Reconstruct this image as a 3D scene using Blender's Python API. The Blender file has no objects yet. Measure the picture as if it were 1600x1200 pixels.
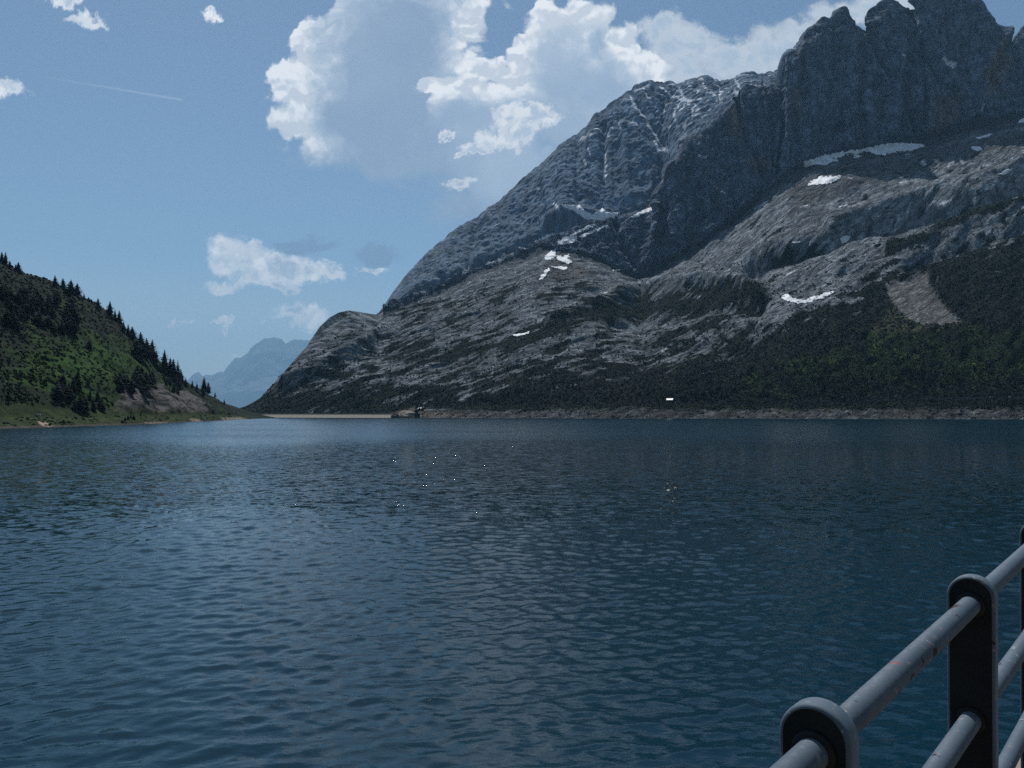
import bpy, math, random
import numpy as np
from mathutils import Vector, Matrix

R = math.radians
SC = bpy.context.scene
COL = SC.collection
rng = np.random.default_rng(7)
random.seed(7)

# ------------------------------------------------------------------ camera
EYE = 10.0            # eye height above the lake
F = 1256.0            # focal length in pixels of a 1600 px wide frame
HY = 645.0            # row of the horizon in that frame
cam_d = bpy.data.cameras.new('camera')
cam = bpy.data.objects.new('camera', cam_d); COL.objects.link(cam)
cam.location = (0, 0, EYE)
cam.rotation_euler = (R(90), 0, 0)
cam_d.sensor_width = 36.0
cam_d.lens = F / 1600.0 * 36.0
cam_d.shift_y = (HY - 600.0) / 1600.0
cam_d.clip_start = 0.05
cam_d.clip_end = 90000
SC.camera = cam

# ------------------------------------------------------------------ light
SUN_EL, SUN_AZ = 60.0, -15.0          # azimuth from +Y towards +X
SUN_STRENGTH = 3.8
SKY_STRENGTH = 0.078
sd = bpy.data.lights.new('sun', 'SUN')
sd.energy = SUN_STRENGTH; sd.angle = R(0.53); sd.color = (1.0, 0.975, 0.93)
sun = bpy.data.objects.new('sun', sd); COL.objects.link(sun)
sdir = Vector((math.sin(R(SUN_AZ)) * math.cos(R(SUN_EL)), math.cos(R(SUN_AZ)) * math.cos(R(SUN_EL)), math.sin(R(SUN_EL))))
sun.rotation_euler = sdir.to_track_quat('Z', 'Y').to_euler()
sun.location = (0, 0, 3000)

SC.view_settings.view_transform = 'Standard'
SC.view_settings.look = 'None'
SC.view_settings.exposure = 0.0
SC.view_settings.gamma = 1.0
SC.view_settings.use_curve_mapping = False
SC.render.engine = 'CYCLES'
cy = SC.cycles
cy.max_bounces = 5; cy.diffuse_bounces = 2; cy.glossy_bounces = 3
cy.transmission_bounces = 2; cy.volume_bounces = 0; cy.transparent_max_bounces = 6
cy.caustics_reflective = False; cy.caustics_refractive = False
cy.sample_clamp_indirect = 4.0
cy.use_denoising = False

# ------------------------------------------------------------------ node helper
class NT:
    """small expression builder over a node tree"""
    def __init__(s, tree): s.t = tree
    def node(s, typ, **kw):
        n = s.t.nodes.new(typ)
        for k, v in kw.items(): setattr(n, k, v)
        return n
    def put(s, sock, v):
        if isinstance(v, bpy.types.NodeSocket): s.t.links.new(v, sock)
        elif v is not None: sock.default_value = v
    def m(s, op, a, b=None, c=None, clamp=False):
        n = s.node('ShaderNodeMath', operation=op, use_clamp=clamp)
        s.put(n.inputs[0], a)
        if b is not None: s.put(n.inputs[1], b)
        if c is not None: s.put(n.inputs[2], c)
        return n.outputs[0]
    def add(s, a, b): return s.m('ADD', a, b)
    def sub(s, a, b): return s.m('SUBTRACT', a, b)
    def mul(s, a, b, clamp=False): return s.m('MULTIPLY', a, b, clamp=clamp)
    def v(s, op, a, b=None, c=None):
        n = s.node('ShaderNodeVectorMath', operation=op)
        s.put(n.inputs[0], a)
        if b is not None: s.put(n.inputs['Scale'] if op == 'SCALE' else n.inputs[1], b)
        if c is not None: s.put(n.inputs[2], c)
        return n.outputs['Value'] if op in ('LENGTH', 'DOT_PRODUCT', 'DISTANCE') else n.outputs['Vector']
    def step(s, x, lo, hi, o0=0.0, o1=1.0):
        n = s.node('ShaderNodeMapRange', interpolation_type='SMOOTHSTEP')
        s.put(n.inputs[0], x); s.put(n.inputs[1], lo); s.put(n.inputs[2], hi)
        s.put(n.inputs[3], o0); s.put(n.inputs[4], o1)
        return n.outputs[0]
    def lin(s, x, lo, hi, o0=0.0, o1=1.0):
        n = s.node('ShaderNodeMapRange')
        s.put(n.inputs[0], x); s.put(n.inputs[1], lo); s.put(n.inputs[2], hi)
        s.put(n.inputs[3], o0); s.put(n.inputs[4], o1)
        return n.outputs[0]
    def mix(s, f, a, b):
        n = s.node('ShaderNodeMix', data_type='RGBA')
        s.put(n.inputs[0], f)
        s.put(n.inputs[6], a if not isinstance(a, tuple) else (a + (1,))[:4])
        s.put(n.inputs[7], b if not isinstance(b, tuple) else (b + (1,))[:4])
        return n.outputs[2]
    def noise(s, vec, scale, detail=4, rough=0.55, out=0, lac=2.0, dist=0.0):
        n = s.node('ShaderNodeTexNoise')
        s.put(n.inputs['Vector'], vec); s.put(n.inputs['Scale'], scale)
        n.inputs['Detail'].default_value = detail; n.inputs['Roughness'].default_value = rough
        n.inputs['Lacunarity'].default_value = lac; n.inputs['Distortion'].default_value = dist
        return n.outputs[out]

def uv(px, py): return ((px - 800.0) / F, (HY - py) / F)

# ------------------------------------------------------------------ sky
def build_world():
    w = bpy.data.worlds.new('World'); SC.world = w; w.use_nodes = True
    t = w.node_tree; t.nodes.clear(); n = NT(t)
    sky = n.node('ShaderNodeTexSky', sky_type='NISHITA')
    sky.sun_disc = False
    sky.sun_elevation = R(SUN_EL); sky.sun_rotation = R(SUN_AZ)
    sky.altitude = 2050; sky.air_density = 1.0; sky.dust_density = 2.2; sky.ozone_density = 1.0
    base = n.v('MULTIPLY', sky.outputs[0], (SKY_STRENGTH * 0.98, SKY_STRENGTH * 1.08, SKY_STRENGTH * 1.05))     # the camera's cool white balance
    D = n.node('ShaderNodeTexCoord').outputs['Generated']
    sep = n.node('ShaderNodeSeparateXYZ'); n.put(sep.inputs[0], D)
    # summer murk whitening the sky down to the horizon, all the way round
    base = n.mix(n.mul(n.step(sep.outputs[2], 0.19, 0.02), 0.72), base, (0.66, 0.72, 0.72))
    dy = n.m('MAXIMUM', sep.outputs[1], 0.02)
    u = n.m('DIVIDE', sep.outputs[0], dy); v = n.m('DIVIDE', sep.outputs[2], dy)
    cmb = n.node('ShaderNodeCombineXYZ'); n.put(cmb.inputs[0], u); n.put(cmb.inputs[1], v)
    P = cmb.outputs[0]
    front = n.step(sep.outputs[1], 0.1, 0.3)

    def warp(P, scale, amp, detail=5, rough=0.6):
        c = n.noise(P, scale, detail, rough, out=1)
        return n.v('MULTIPLY_ADD', n.v('SUBTRACT', c, (0.5, 0.5, 0.5)), (amp, amp, 0), P)
    W = warp(warp(P, 7.0, 0.06, 2, 0.5), 22.0, 0.055, 8, 0.62)
    Wf = warp(warp(P, 9.0, 0.05, 2, 0.5), 30.0, 0.06, 8, 0.68)

    def field(P, blobs, soft=0.25):
        d = None
        for (px, py, rx, ry) in blobs:
            cu, cv = uv(px, py); iu, iv = F / rx, F / ry
            q = n.v('LENGTH', n.v('MULTIPLY_ADD', P, (iu, iv, 0), (-cu * iu, -cv * iv, 0)))
            d = q if d is None else n.m('SMOOTH_MIN', d, q, soft)
        return n.sub(1.0, d)

    def vor(Pv, sc):
        q = n.node('ShaderNodeTexVoronoi', feature='SMOOTH_F1', voronoi_dimensions='2D'); n.put(q.inputs['Vector'], Pv)
        q.inputs['Scale'].default_value = sc; q.inputs['Smoothness'].default_value = 0.35
        return q.outputs['Distance']
    def heap(Pv):
        # heaped, cauliflower-like relief
        return n.sub(1.0, n.add(n.add(n.mul(vor(Pv, 15.0), 0.62), n.mul(vor(Pv, 34.0), 0.38)), n.mul(vor(Pv, 80.0), 0.22)))
    Wh = warp(warp(warp(P, 6.0, 0.06, 2, 0.5), 18.0, 0.03, 4, 0.55), 60.0, 0.016, 6, 0.65)
    hp = heap(Wh); hp2 = heap(n.v('ADD', Wh, (-0.003, 0.009, 0)))
    lit = n.step(n.sub(hp, hp2), -0.10, 0.12)
    loose = n.noise(P, 6.5, 3, 0.5)
    billow = n.noise(W, 16.0, 6, 0.55)
    fine = n.noise(W, 60.0, 4, 0.6)
    GREY = (0.262, 0.362, 0.520); WHITE = (0.70, 0.74, 0.79)
    col = base

    def over(col, ccol, a): return n.mix(n.mul(a, front, True), col, ccol)

    # wide thin veil in front of the clouds' side, and a paler horizon is left to the sky itself
    # right wisp, behind
    d = field(Wf, [(1040, 40, 40, 24), (1075, 70, 66, 36), (1140, 82, 80, 40), (1215, 76, 76, 40), (1270, 52, 60, 30), (1100, 118, 70, 22),
                   (1320, 18, 55, 26), (1190, 112, 80, 20), (1380, 0, 70, 26), (1060, 110, 40, 40)], 0.35)
    d = n.add(d, n.mul(n.sub(billow, 0.5), 0.9))
    cw = n.mix(n.mul(n.step(d, 0.2, 0.8), n.sub(1.0, n.mul(lit, 0.6))), (0.68, 0.715, 0.765), (0.48, 0.57, 0.68))
    col = over(col, cw, n.mul(n.step(d, -0.12, 0.55), 0.92))
    # big grey cloud
    A = [(610, 50, 125, 110), (705, 25, 60, 66), (515, 110, 66, 84), (452, 128, 44, 42), (462, 190, 42, 30), (490, 60, 30, 44), (540, 190, 96, 66),
         (650, 140, 110, 110), (690, 215, 120, 84), (630, 240, 90, 44), (770, 270, 100, 64), (735, 318, 62, 34),
         (650, -70, 150, 110), (760, -110, 120, 60), (565, 135, 90, 90)]
    PUFF = n.mix(lit, (0.64, 0.69, 0.76), (0.95, 0.96, 0.975))
    fA = field(Wh, A, 0.18)
    coreA = field(W, [(605, 100, 108, 150), (640, 200, 130, 120), (560, 188, 84, 62), (640, 30, 74, 90), (700, 275, 130, 64), (650, -60, 110, 80)], 0.3)
    ragged = n.add(n.mul(n.sub(fine, 0.5), 0.5), n.add(n.mul(n.sub(loose, 0.5), 0.8), n.mul(n.sub(hp, 0.42), 0.35)))
    dA = n.add(fA, n.add(n.mul(n.sub(hp, 0.42), 0.95), n.mul(n.sub(fine, 0.5), 0.30)))
    low = n.step(v, uv(0, 285)[1], uv(0, 200)[1])          # the cloud's base frays out softly, its flanks are crisp
    aA = n.step(dA, n.lin(low, 0, 1, -0.35, 0.0), n.lin(low, 0, 1, 0.6, 0.26))
    wid = n.lin(loose, 0.38, 0.60, 0.28, 0.78)
    rim = n.mul(n.sub(1.0, n.step(n.add(coreA, ragged), -0.16, 0.24)), low)
    shade = n.mix(n.step(n.noise(W, 4.5, 4, 0.5), 0.3, 0.7), (0.262, 0.350, 0.490), (0.355, 0.445, 0.575))
    shade = n.mix(n.mul(n.step(n.add(coreA, n.mul(ragged, 0.8)), 0.62, 0.05), low), shade, n.mix(lit, (0.44, 0.53, 0.65), (0.56, 0.63, 0.73)))
    col = over(col, n.mix(n.mul(rim, 1.0, True), shade, PUFF), n.mul(aA, 0.97))
    # cauliflower cloud
    B = [(858, 48, 44, 46), (918, 42, 48, 46), (958, 74, 52, 46), (1000, 104, 50, 40), (828, 84, 36, 40), (880, 110, 80, 80), (760, 122, 44, 28),
         (800, 128, 40, 30), (712, 146, 44, 18), (675, 142, 26, 14), (900, 170, 150, 90), (790, 190, 110, 66), (800, 270, 100, 70), (960, 150, 90, 80)]
    fB = field(Wh, B, 0.12)
    coreB = field(W, [(884, 118, 60, 66), (940, 132, 66, 56), (870, 205, 120, 86), (765, 196, 84, 52), (985, 160, 62, 52), (720, 190, 60, 30), (930, 70, 30, 30)], 0.3)
    dB = n.add(fB, n.add(n.mul(n.sub(hp, 0.42), 0.85), n.mul(n.sub(fine, 0.5), 0.2)))
    lowB = n.step(v, uv(0, 220)[1], uv(0, 140)[1])
    aB = n.step(dB, n.lin(lowB, 0, 1, -0.30, 0.0), n.lin(lowB, 0, 1, 0.55, 0.2))
    widB = n.lin(n.noise(n.v('ADD', P, (3.3, 1.1, 0)), 7.0, 3, 0.5), 0.38, 0.62, 0.32, 0.85)
    rimB = n.mul(n.sub(1.0, n.step(n.add(coreB, ragged), -0.14, 0.30)), lowB)
    shadeB = n.mix(n.step(n.noise(W, 6.0, 4, 0.5), 0.3, 0.7), (0.32, 0.415, 0.56), (0.44, 0.535, 0.66))
    shadeB = n.mix(n.mul(n.step(n.add(coreB, n.mul(ragged, 0.8)), 0.7, 0.05), lowB), shadeB, n.mix(lit, (0.48, 0.565, 0.68), (0.60, 0.67, 0.76)))
    col = over(col, n.mix(n.mul(rimB, 1.0, True), shadeB, PUFF), aB)
    # bright ragged puffs in front
    Cc = [(798, 180, 40, 20), (832, 182, 34, 20), (768, 202, 36, 17), (738, 222, 28, 11), (812, 210, 30, 20), (850, 190, 22, 8),
          (692, 197, 12, 12), (722, 236, 14, 8)]
    dC = n.add(field(Wf, Cc, 0.2), n.mul(n.sub(billow, 0.5), 1.0))
    col = over(col, n.mix(n.mul(n.step(dC, 0.1, 0.5), n.sub(1.0, lit)), (0.86, 0.875, 0.90), (0.52, 0.60, 0.71)), n.mul(n.step(dC, -0.1, 0.36), 0.97))
    # smaller cumulus over the pass
    Sm = [(352, 388, 34, 30), (392, 402, 46, 24), (440, 422, 58, 28), (490, 434, 44, 17), (520, 438, 30, 8), (405, 432, 40, 22),
          (352, 436, 30, 10), (465, 495, 52, 15), (492, 502, 24, 20), (352, 500, 22, 6), (366, 490, 14, 8), (283, 499, 20, 5),
          (580, 428, 24, 8), (404, 541, 30, 12), (375, 550, 18, 10), (720, 295, 28, 12), (440, 452, 40, 8),
          (100, -4, 36, 12), (135, 27, 30, 10), (322, 24, 16, 9), (335, 32, 12, 8), (5, 130, 40, 14)]
    dS = n.add(field(Wf, Sm, 0.2), n.add(n.add(n.mul(n.sub(billow, 0.47), 0.7), n.mul(n.sub(hp, 0.42), 0.5)), n.mul(n.sub(fine, 0.5), 0.6)))
    shS = n.noise(n.v('ADD', W, (0, 0.012, 0)), 30.0, 5, 0.55)
    cS = n.mix(n.mul(n.mul(n.step(dS, 0.25, 0.8), n.step(shS, 0.42, 0.62)), 0.8), n.mix(lit, (0.80, 0.83, 0.87), (1.02, 1.02, 1.03)), (0.35, 0.44, 0.57))
    col = over(col, cS, n.mul(n.step(dS, -0.16, 0.58), 0.95))
    # two little dark scraps
    dD = n.add(field(Wf, [(490, 383, 40, 14), (588, 400, 36, 20), (460, 380, 18, 8)], 0.3), n.mul(n.sub(billow, 0.5), 0.9))
    col = over(col, (0.20, 0.29, 0.43), n.mul(n.step(dD, -0.25, 0.5), 0.85))
    # vapour trail
    (u0, v0), (u1, v1) = uv(20, 112), uv(288, 156.5)
    L = math.hypot(u1 - u0, v1 - v0); tx, ty = (u1 - u0) / L, (v1 - v0) / L
    al = n.v('DOT_PRODUCT', n.v('SUBTRACT', P, (u0, v0, 0)), (tx, ty, 0))
    ac = n.m('ABSOLUTE', n.v('DOT_PRODUCT', n.v('SUBTRACT', P, (u0, v0, 0)), (-ty, tx, 0)))
    tr = n.mul(n.mul(n.step(ac, 0.0, 0.0022, 1, 0), n.step(al, 0.0, L * 0.9)), n.step(al, L * 0.985, L, 1, 0))
    col = over(col, (0.42, 0.52, 0.64), n.mul(tr, 0.5))
    # fair-weather cumulus over the rest of the sky
    au = n.step(n.m('ABSOLUTE', u), 0.68, 0.95); av = n.step(v, 0.56, 0.85)
    outside = n.m('MAXIMUM', n.m('MAXIMUM', au, av), n.sub(1.0, front))
    g = n.noise(D, 3.2, 8, 0.56)
    ga = n.mul(n.step(g, 0.56, 0.64), outside)
    ga = n.mul(ga, n.step(sep.outputs[2], 0.03, 0.2))
    col = n.mix(n.mul(ga, 0.9), col, n.mix(n.step(g, 0.57, 0.7), (0.66, 0.70, 0.75), (0.35, 0.44, 0.57)))
    bg = n.node('ShaderNodeBackground'); n.put(bg.inputs[0], col); bg.inputs[1].default_value = 1.0
    out = n.node('ShaderNodeOutputWorld'); t.links.new(bg.outputs[0], out.inputs[0])
    w.cycles.sampling_method = 'MANUAL'; w.cycles.sample_map_resolution = 1024
build_world()

# ------------------------------------------------------------------ numpy noise
_perm = np.concatenate([np.random.default_rng(3).permutation(256)] * 3).astype(np.int32)
_grad = np.random.default_rng(4).normal(size=(256, 3)); _grad /= np.linalg.norm(_grad, axis=1)[:, None]
_grad = _grad.astype(np.float32)
def perlin(x, y, z):
    x = np.asarray(x, np.float32); y = np.asarray(y, np.float32) + np.zeros_like(x); z = np.asarray(z, np.float32) + np.zeros_like(x)
    xi = np.floor(x).astype(np.int32); yi = np.floor(y).astype(np.int32); zi = np.floor(z).astype(np.int32)
    xf = x - xi; yf = y - yi; zf = z - zi
    xi &= 255; yi &= 255; zi &= 255
    fu = xf * xf * xf * (xf * (xf * 6 - 15) + 10); fv = yf * yf * yf * (yf * (yf * 6 - 15) + 10); fw = zf * zf * zf * (zf * (zf * 6 - 15) + 10)
    res = 0
    for i in (0, 1):
        wx = fu if i else 1 - fu
        a = _perm[xi + i]
        for j in (0, 1):
            wy = fv if j else 1 - fv
            b = _perm[a + yi + j]
            for k in (0, 1):
                wz = fw if k else 1 - fw
                g = _grad[_perm[b + zi + k] & 255]
                res = res + wx * wy * wz * (g[..., 0] * (xf - i) + g[..., 1] * (yf - j) + g[..., 2] * (zf - k))
    return res * 1.6
def fbm(x, y, z, oct=4, gain=0.5):
    s = 0; a = 1; f = 1; tot = 0
    for o in range(oct):
        s = s + a * perlin(x * f + 17.3 * o, y * f + 5.1 * o, z * f + 9.7 * o); tot += a
        a *= gain; f *= 2.03
    return s / tot
def ridged(x, y, z, oct=4, gain=0.5):
    s = 0; a = 1; f = 1; tot = 0
    for o in range(oct):
        s = s + a * (1 - 2 * np.abs(perlin(x * f + 11.3 * o, y * f + 3.7 * o, z * f + 7.9 * o))); tot += a
        a *= gain; f *= 2.07
    return s / tot
def sstep(x, a, b):
    t = np.clip((x - a) / (b - a), 0, 1); return t * t * (3 - 2 * t)
def curve(pts, px):
    p = np.array(pts, float); return np.interp(px, p[:, 0], p[:, 1])
def inpoly(px, py, poly):
    c = np.zeros(px.shape, bool); n = len(poly)
    for i in range(n):
        x0, y0 = poly[i]; x1, y1 = poly[(i + 1) % n]
        if y0 == y1: continue
        cond = ((y0 > py) != (y1 > py)) & (px < (x1 - x0) * (py - y0) / (y1 - y0) + x0)
        c ^= cond
    return c
def pldist(px, py, pts):
    d = np.full(px.shape, 1e9)
    for (x0, y0), (x1, y1) in zip(pts[:-1], pts[1:]):
        vx, vy = x1 - x0, y1 - y0; L = vx * vx + vy * vy + 1e-9
        t = np.clip(((px - x0) * vx + (py - y0) * vy) / L, 0, 1)
        d = np.minimum(d, np.hypot(px - x0 - t * vx, py - y0 - t * vy))
    return d
def softpoly(px, py, poly, w):
    ins = inpoly(px, py, poly); d = pldist(px, py, list(poly) + [poly[0]])
    return sstep(np.where(ins, d, -d), -w, w)

# ------------------------------------------------------------------ mesh helpers
def mesh_np(name, V, Q, smooth=True):
    """mesh from vertex array and quad (or triangle) array"""
    me = bpy.data.meshes.new(name)
    V = np.ascontiguousarray(V, np.float32); Q = np.ascontiguousarray(Q, np.int32)
    k = Q.shape[1]
    me.vertices.add(len(V)); me.vertices.foreach_set('co', V.ravel())
    me.loops.add(Q.size); me.loops.foreach_set('vertex_index', Q.ravel())
    me.polygons.add(len(Q)); me.polygons.foreach_set('loop_start', np.arange(len(Q), dtype=np.int32) * k)
    me.polygons.foreach_set('use_smooth', np.full(len(Q), smooth))
    me.update(calc_edges=True)
    return me
def attr_col(me, name, C):
    a = me.attributes.new(name, 'FLOAT_COLOR', 'POINT')
    c4 = np.ones((len(C), 4), np.float32); c4[:, :3] = C
    a.data.foreach_set('color', c4.ravel())
def attr_vec(me, name, Vv):
    a = me.attributes.new(name, 'FLOAT_VECTOR', 'POINT'); a.data.foreach_set('vector', np.ascontiguousarray(Vv, np.float32).ravel())
def attr_f(me, name, v):
    a = me.attributes.new(name, 'FLOAT', 'POINT'); a.data.foreach_set('value', np.ascontiguousarray(v, np.float32).ravel())
def link(name, me, mat=None, parent=None):
    o = bpy.data.objects.new(name, me); COL.objects.link(o)
    if mat is not None and me is not None and len(me.materials) == 0: me.materials.append(mat)
    if parent is not None: o.parent = parent
    return o
def tag(o, label=None, cat=None, group=None, kind=None):
    if label: o['label'] = label
    if cat: o['category'] = cat
    if group: o['group'] = group
    if kind: o['kind'] = kind
    return o
def empty(name, loc, rz=0.0):
    o = bpy.data.objects.new(name, None); COL.objects.link(o)
    o.location = loc; o.rotation_euler = (0, 0, rz); o.empty_display_size = 0.2
    return o
class MB:
    """collects boxes / prisms / tubes; build() links ONE mesh object"""
    def __init__(s): s.v = []; s.f = []
    def add(s, vs, fs):
        b = len(s.v); s.v += [tuple(p) for p in vs]; s.f += [tuple(i + b for i in f) for f in fs]
    def box(s, x0, x1, y0, y1, z0, z1):
        s.add([(x0, y0, z0), (x1, y0, z0), (x1, y1, z0), (x0, y1, z0), (x0, y0, z1), (x1, y0, z1), (x1, y1, z1), (x0, y1, z1)],
              [(0, 3, 2, 1), (4, 5, 6, 7), (0, 1, 5, 4), (1, 2, 6, 5), (2, 3, 7, 6), (3, 0, 4, 7)])
    def prism(s, pts, y0, y1):
        """polygon in x,z extruded along y"""
        n = len(pts)
        s.add([(x, y0, z) for x, z in pts] + [(x, y1, z) for x, z in pts],
              [tuple(range(n)), tuple(reversed(range(n, 2 * n)))] + [(i, i + n, (i + 1) % n + n, (i + 1) % n) for i in range(n)])
    def tube(s, a, b, r0, r1=None, n=16, caps=True):
        a = Vector(a); b = Vector(b); r1 = r0 if r1 is None else r1
        d = (b - a).normalized(); p = d.orthogonal().normalized(); q = d.cross(p)
        vs = [a + (p * math.cos(2 * math.pi * i / n) + q * math.sin(2 * math.pi * i / n)) * r0 for i in range(n)]
        vs += [b + (p * math.cos(2 * math.pi * i / n) + q * math.sin(2 * math.pi * i / n)) * r1 for i in range(n)]
        fs = [(i, (i + 1) % n, (i + 1) % n + n, i + n) for i in range(n)]
        if caps: fs += [tuple(reversed(range(n))), tuple(range(n, 2 * n))]
        s.add(vs, fs)
    def mesh(s, name, smooth=False):
        me = bpy.data.meshes.new(name); me.from_pydata(s.v, [], s.f); me.update()
        if smooth: me.polygons.foreach_set('use_smooth', [True] * len(me.polygons))
        return me
    def build(s, name, mat, parent=None, smooth=False):
        return link(name, s.mesh(name, smooth), mat, parent)

# ------------------------------------------------------------------ materials
def new_mat(name):
    m = bpy.data.materials.new(name); m.use_nodes = True
    t = m.node_tree; t.nodes.clear(); n = NT(t)
    b = n.node('ShaderNodeBsdfPrincipled'); o = n.node('ShaderNodeOutputMaterial')
    t.links.new(b.outputs[0], o.inputs[0])
    return m, n, b
def plain(name, c, rough=0.7, var=0.25, scale=3.0, spec=0.3, metal=0.0, bump=0.0):
    m, n, b = new_mat(name)
    co = n.node('ShaderNodeTexCoord').outputs['Object']
    f = n.noise(co, scale, 5, 0.6)
    k = n.lin(f, 0.3, 0.7, 1 - var, 1 + var)
    n.put(b.inputs['Base Color'], n.v('SCALE', c, k))
    b.inputs['Roughness'].default_value = rough; b.inputs['Specular IOR Level'].default_value = spec
    b.inputs['Metallic'].default_value = metal
    if bump:
        bn = n.node('ShaderNodeBump'); bn.inputs['Strength'].default_value = bump; bn.inputs['Distance'].default_value = 0.05
        n.put(bn.inputs['Height'], f); n.put(b.inputs['Normal'], bn.outputs[0])
    return m
def terrain_mat(name, s1, s2, bump_d, contrast=0.45, cracks=0.0):
    """albedo from the painted-on survey 'col' of rock, scree, turf and snow; fine relief and grain from 'strata' coordinates (metres)"""
    m, n, b = new_mat(name)
    a = n.node('ShaderNodeAttribute', attribute_name='col'); st = n.node('ShaderNodeAttribute', attribute_name='strata')
    f1 = n.noise(st.outputs['Vector'], s1, 7, 0.65)
    f2 = n.noise(st.outputs['Vector'], s2, 5, 0.62)
    f3 = n.noise(st.outputs['Vector'], s2 * 3.1, 3, 0.6)
    k = n.mul(n.lin(f1, 0.3, 0.7, 1 - contrast, 1 + contrast), n.lin(f2, 0.32, 0.68, 1 - contrast * 0.9, 1 + contrast * 0.9))
    k = n.mul(k, n.lin(f3, 0.3, 0.7, 1 - contrast * 0.6, 1 + contrast * 0.6))
    rel = n.add(n.add(f1, n.mul(f2, 0.45)), n.mul(f3, 0.15))
    if cracks:
        wv = n.v('ADD', st.outputs['Vector'], n.v('SCALE', n.v('SUBTRACT', n.noise(st.outputs['Vector'], s2, 3, 0.6, out=1), (0.5, 0.5, 0.5)), 9.0))
        for sc_, am in ((s1 * 0.8, 0.5), (s2 * 0.9, 0.28)):
            q = n.node('ShaderNodeTexVoronoi', feature='DISTANCE_TO_EDGE'); n.put(q.inputs['Vector'], wv); q.inputs['Scale'].default_value = sc_
            e_ = n.step(q.outputs['Distance'], 0.0, 0.16)
            rel = n.add(rel, n.mul(e_, am * cracks)); k = n.mul(k, n.lin(e_, 0, 1, 1 - 0.35 * cracks, 1.06))
        sy = n.node('ShaderNodeSeparateXYZ'); n.put(sy.inputs[0], wv)
        led = n.m('FRACT', n.add(n.mul(sy.outputs[1], 0.055), n.mul(f1, 1.6)))
        rel = n.add(rel, n.mul(n.mul(led, led), 0.35 * cracks))
    n.put(b.inputs['Base Color'], n.v('SCALE', a.outputs['Color'], k))
    b.inputs['Roughness'].default_value = 0.95; b.inputs['Specular IOR Level'].default_value = 0.1
    bn = n.node('ShaderNodeBump'); bn.inputs['Strength'].default_value = 1.0; bn.inputs['Distance'].default_value = bump_d
    n.put(bn.inputs['Height'], rel); n.put(b.inputs['Normal'], bn.outputs[0])
    return m
def leaf_mat(name, c0, c1, trans=0.0):
    m, n, b = new_mat(name)
    oi = n.node('ShaderNodeObjectInfo'); g = n.node('ShaderNodeNewGeometry')
    co = n.node('ShaderNodeTexCoord').outputs['Object']
    f = n.add(n.mul(oi.outputs['Random'], 0.6), n.mul(n.noise(co, 1.3, 3, 0.6), 0.5))
    n.put(b.inputs['Base Color'], n.mix(n.lin(f, 0.15, 0.9), c0, c1))
    b.inputs['Roughness'].default_value = 0.8; b.inputs['Specular IOR Level'].default_value = 0.15
    return m

M_SLOPE = terrain_mat('slab_rock', 0.045, 0.2, 5.0, 0.5, 1.0)
M_CLIFF = terrain_mat('cliff_rock', 0.025, 0.11, 2.4, 0.38, 0.4)
M_HILL = terrain_mat('turf', 0.06, 0.3, 0.8, 0.4)
M_FAR = terrain_mat('far_rock', 0.0012, 0.006, 10.0, 0.25)

# ------------------------------------------------------------------ terrain sheets
def w_at(px, py, Y):
    """point on the sight line of a photo pixel at distance Y"""
    return np.stack([(px - 800.0) / F * Y, Y + 0 * px, EYE + (HY - py) / F * Y], -1)

class Sheet:
    """a land form surveyed as level lines: rows[k] = (X, Y, Z) arrays along the columns; densified, then displaced along its normals"""
    def __init__(s, px, rows, steps):
        s.px = px
        parts = []; tt = []
        for k, n in enumerate(steps):
            t = np.linspace(0, 1, n, endpoint=False)[:, None, None]
            parts.append(rows[k][None] * (1 - t) + rows[k + 1][None] * t); tt.append(k + t[:, 0, 0])
        parts.append(rows[-1][None]); tt.append(np.array([len(rows) - 1.0]))
        s.P = np.concatenate(parts, 0); s.t = np.concatenate(tt)
        s.base = s.P.copy()
        s.PX = 800 + F * s.P[..., 0] / s.P[..., 1]
        s.PY = HY - F * (s.P[..., 2] - EYE) / s.P[..., 1]
        s.T = s.t[:, None] + 0 * s.PX
    def normals(s):
        du = np.gradient(s.P, axis=1); dv = np.gradient(s.P, axis=0)
        N = np.cross(du, dv); N /= np.linalg.norm(N, axis=-1, keepdims=True) + 1e-9
        return N
    def displace(s, d):
        N = s.normals(); s.P = s.P + N * d[..., None]
    def project(s):
        s.QX = 800 + F * s.P[..., 0] / s.P[..., 1]; s.QY = HY - F * (s.P[..., 2] - EYE) / s.P[..., 1]
    def locate(s, px, py, lo=None):
        q = (s.QX - px) ** 2 + (s.QY - py) ** 2
        if lo is not None: q = np.where(s.T > lo, 1e9, q)
        i = np.unravel_index(np.argmin(q), q.shape)
        return s.P[i]
    def build(s, name, mat, C, strata):
        nr, nc = s.PX.shape
        idx = np.arange(nr * nc).reshape(nr, nc)
        Q = np.stack([idx[:-1, :-1], idx[:-1, 1:], idx[1:, 1:], idx[1:, :-1]], -1).reshape(-1, 4)
        me = mesh_np(name, s.P.reshape(-1, 3), Q)
        attr_col(me, 'col', np.clip(C.reshape(-1, 3), 0, 1)); attr_vec(me, 'strata', strata.reshape(-1, 3))
        o = link(name, me, mat); o['kind'] = 'structure'
        s.project()
        return o
    def sample(s, i, j):
        i0 = np.clip(np.floor(i).astype(int), 0, s.P.shape[0] - 2); j0 = np.clip(np.floor(j).astype(int), 0, s.P.shape[1] - 2)
        fi = (i - i0)[..., None]; fj = (j - j0)[..., None]
        return (s.P[i0, j0] * (1 - fi) * (1 - fj) + s.P[i0 + 1, j0] * fi * (1 - fj) + s.P[i0, j0 + 1] * (1 - fi) * fj + s.P[i0 + 1, j0 + 1] * fi * fj)

def lerp3(A, B, m): return A * (1 - m[..., None]) + np.asarray(B) * m[..., None]

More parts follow.
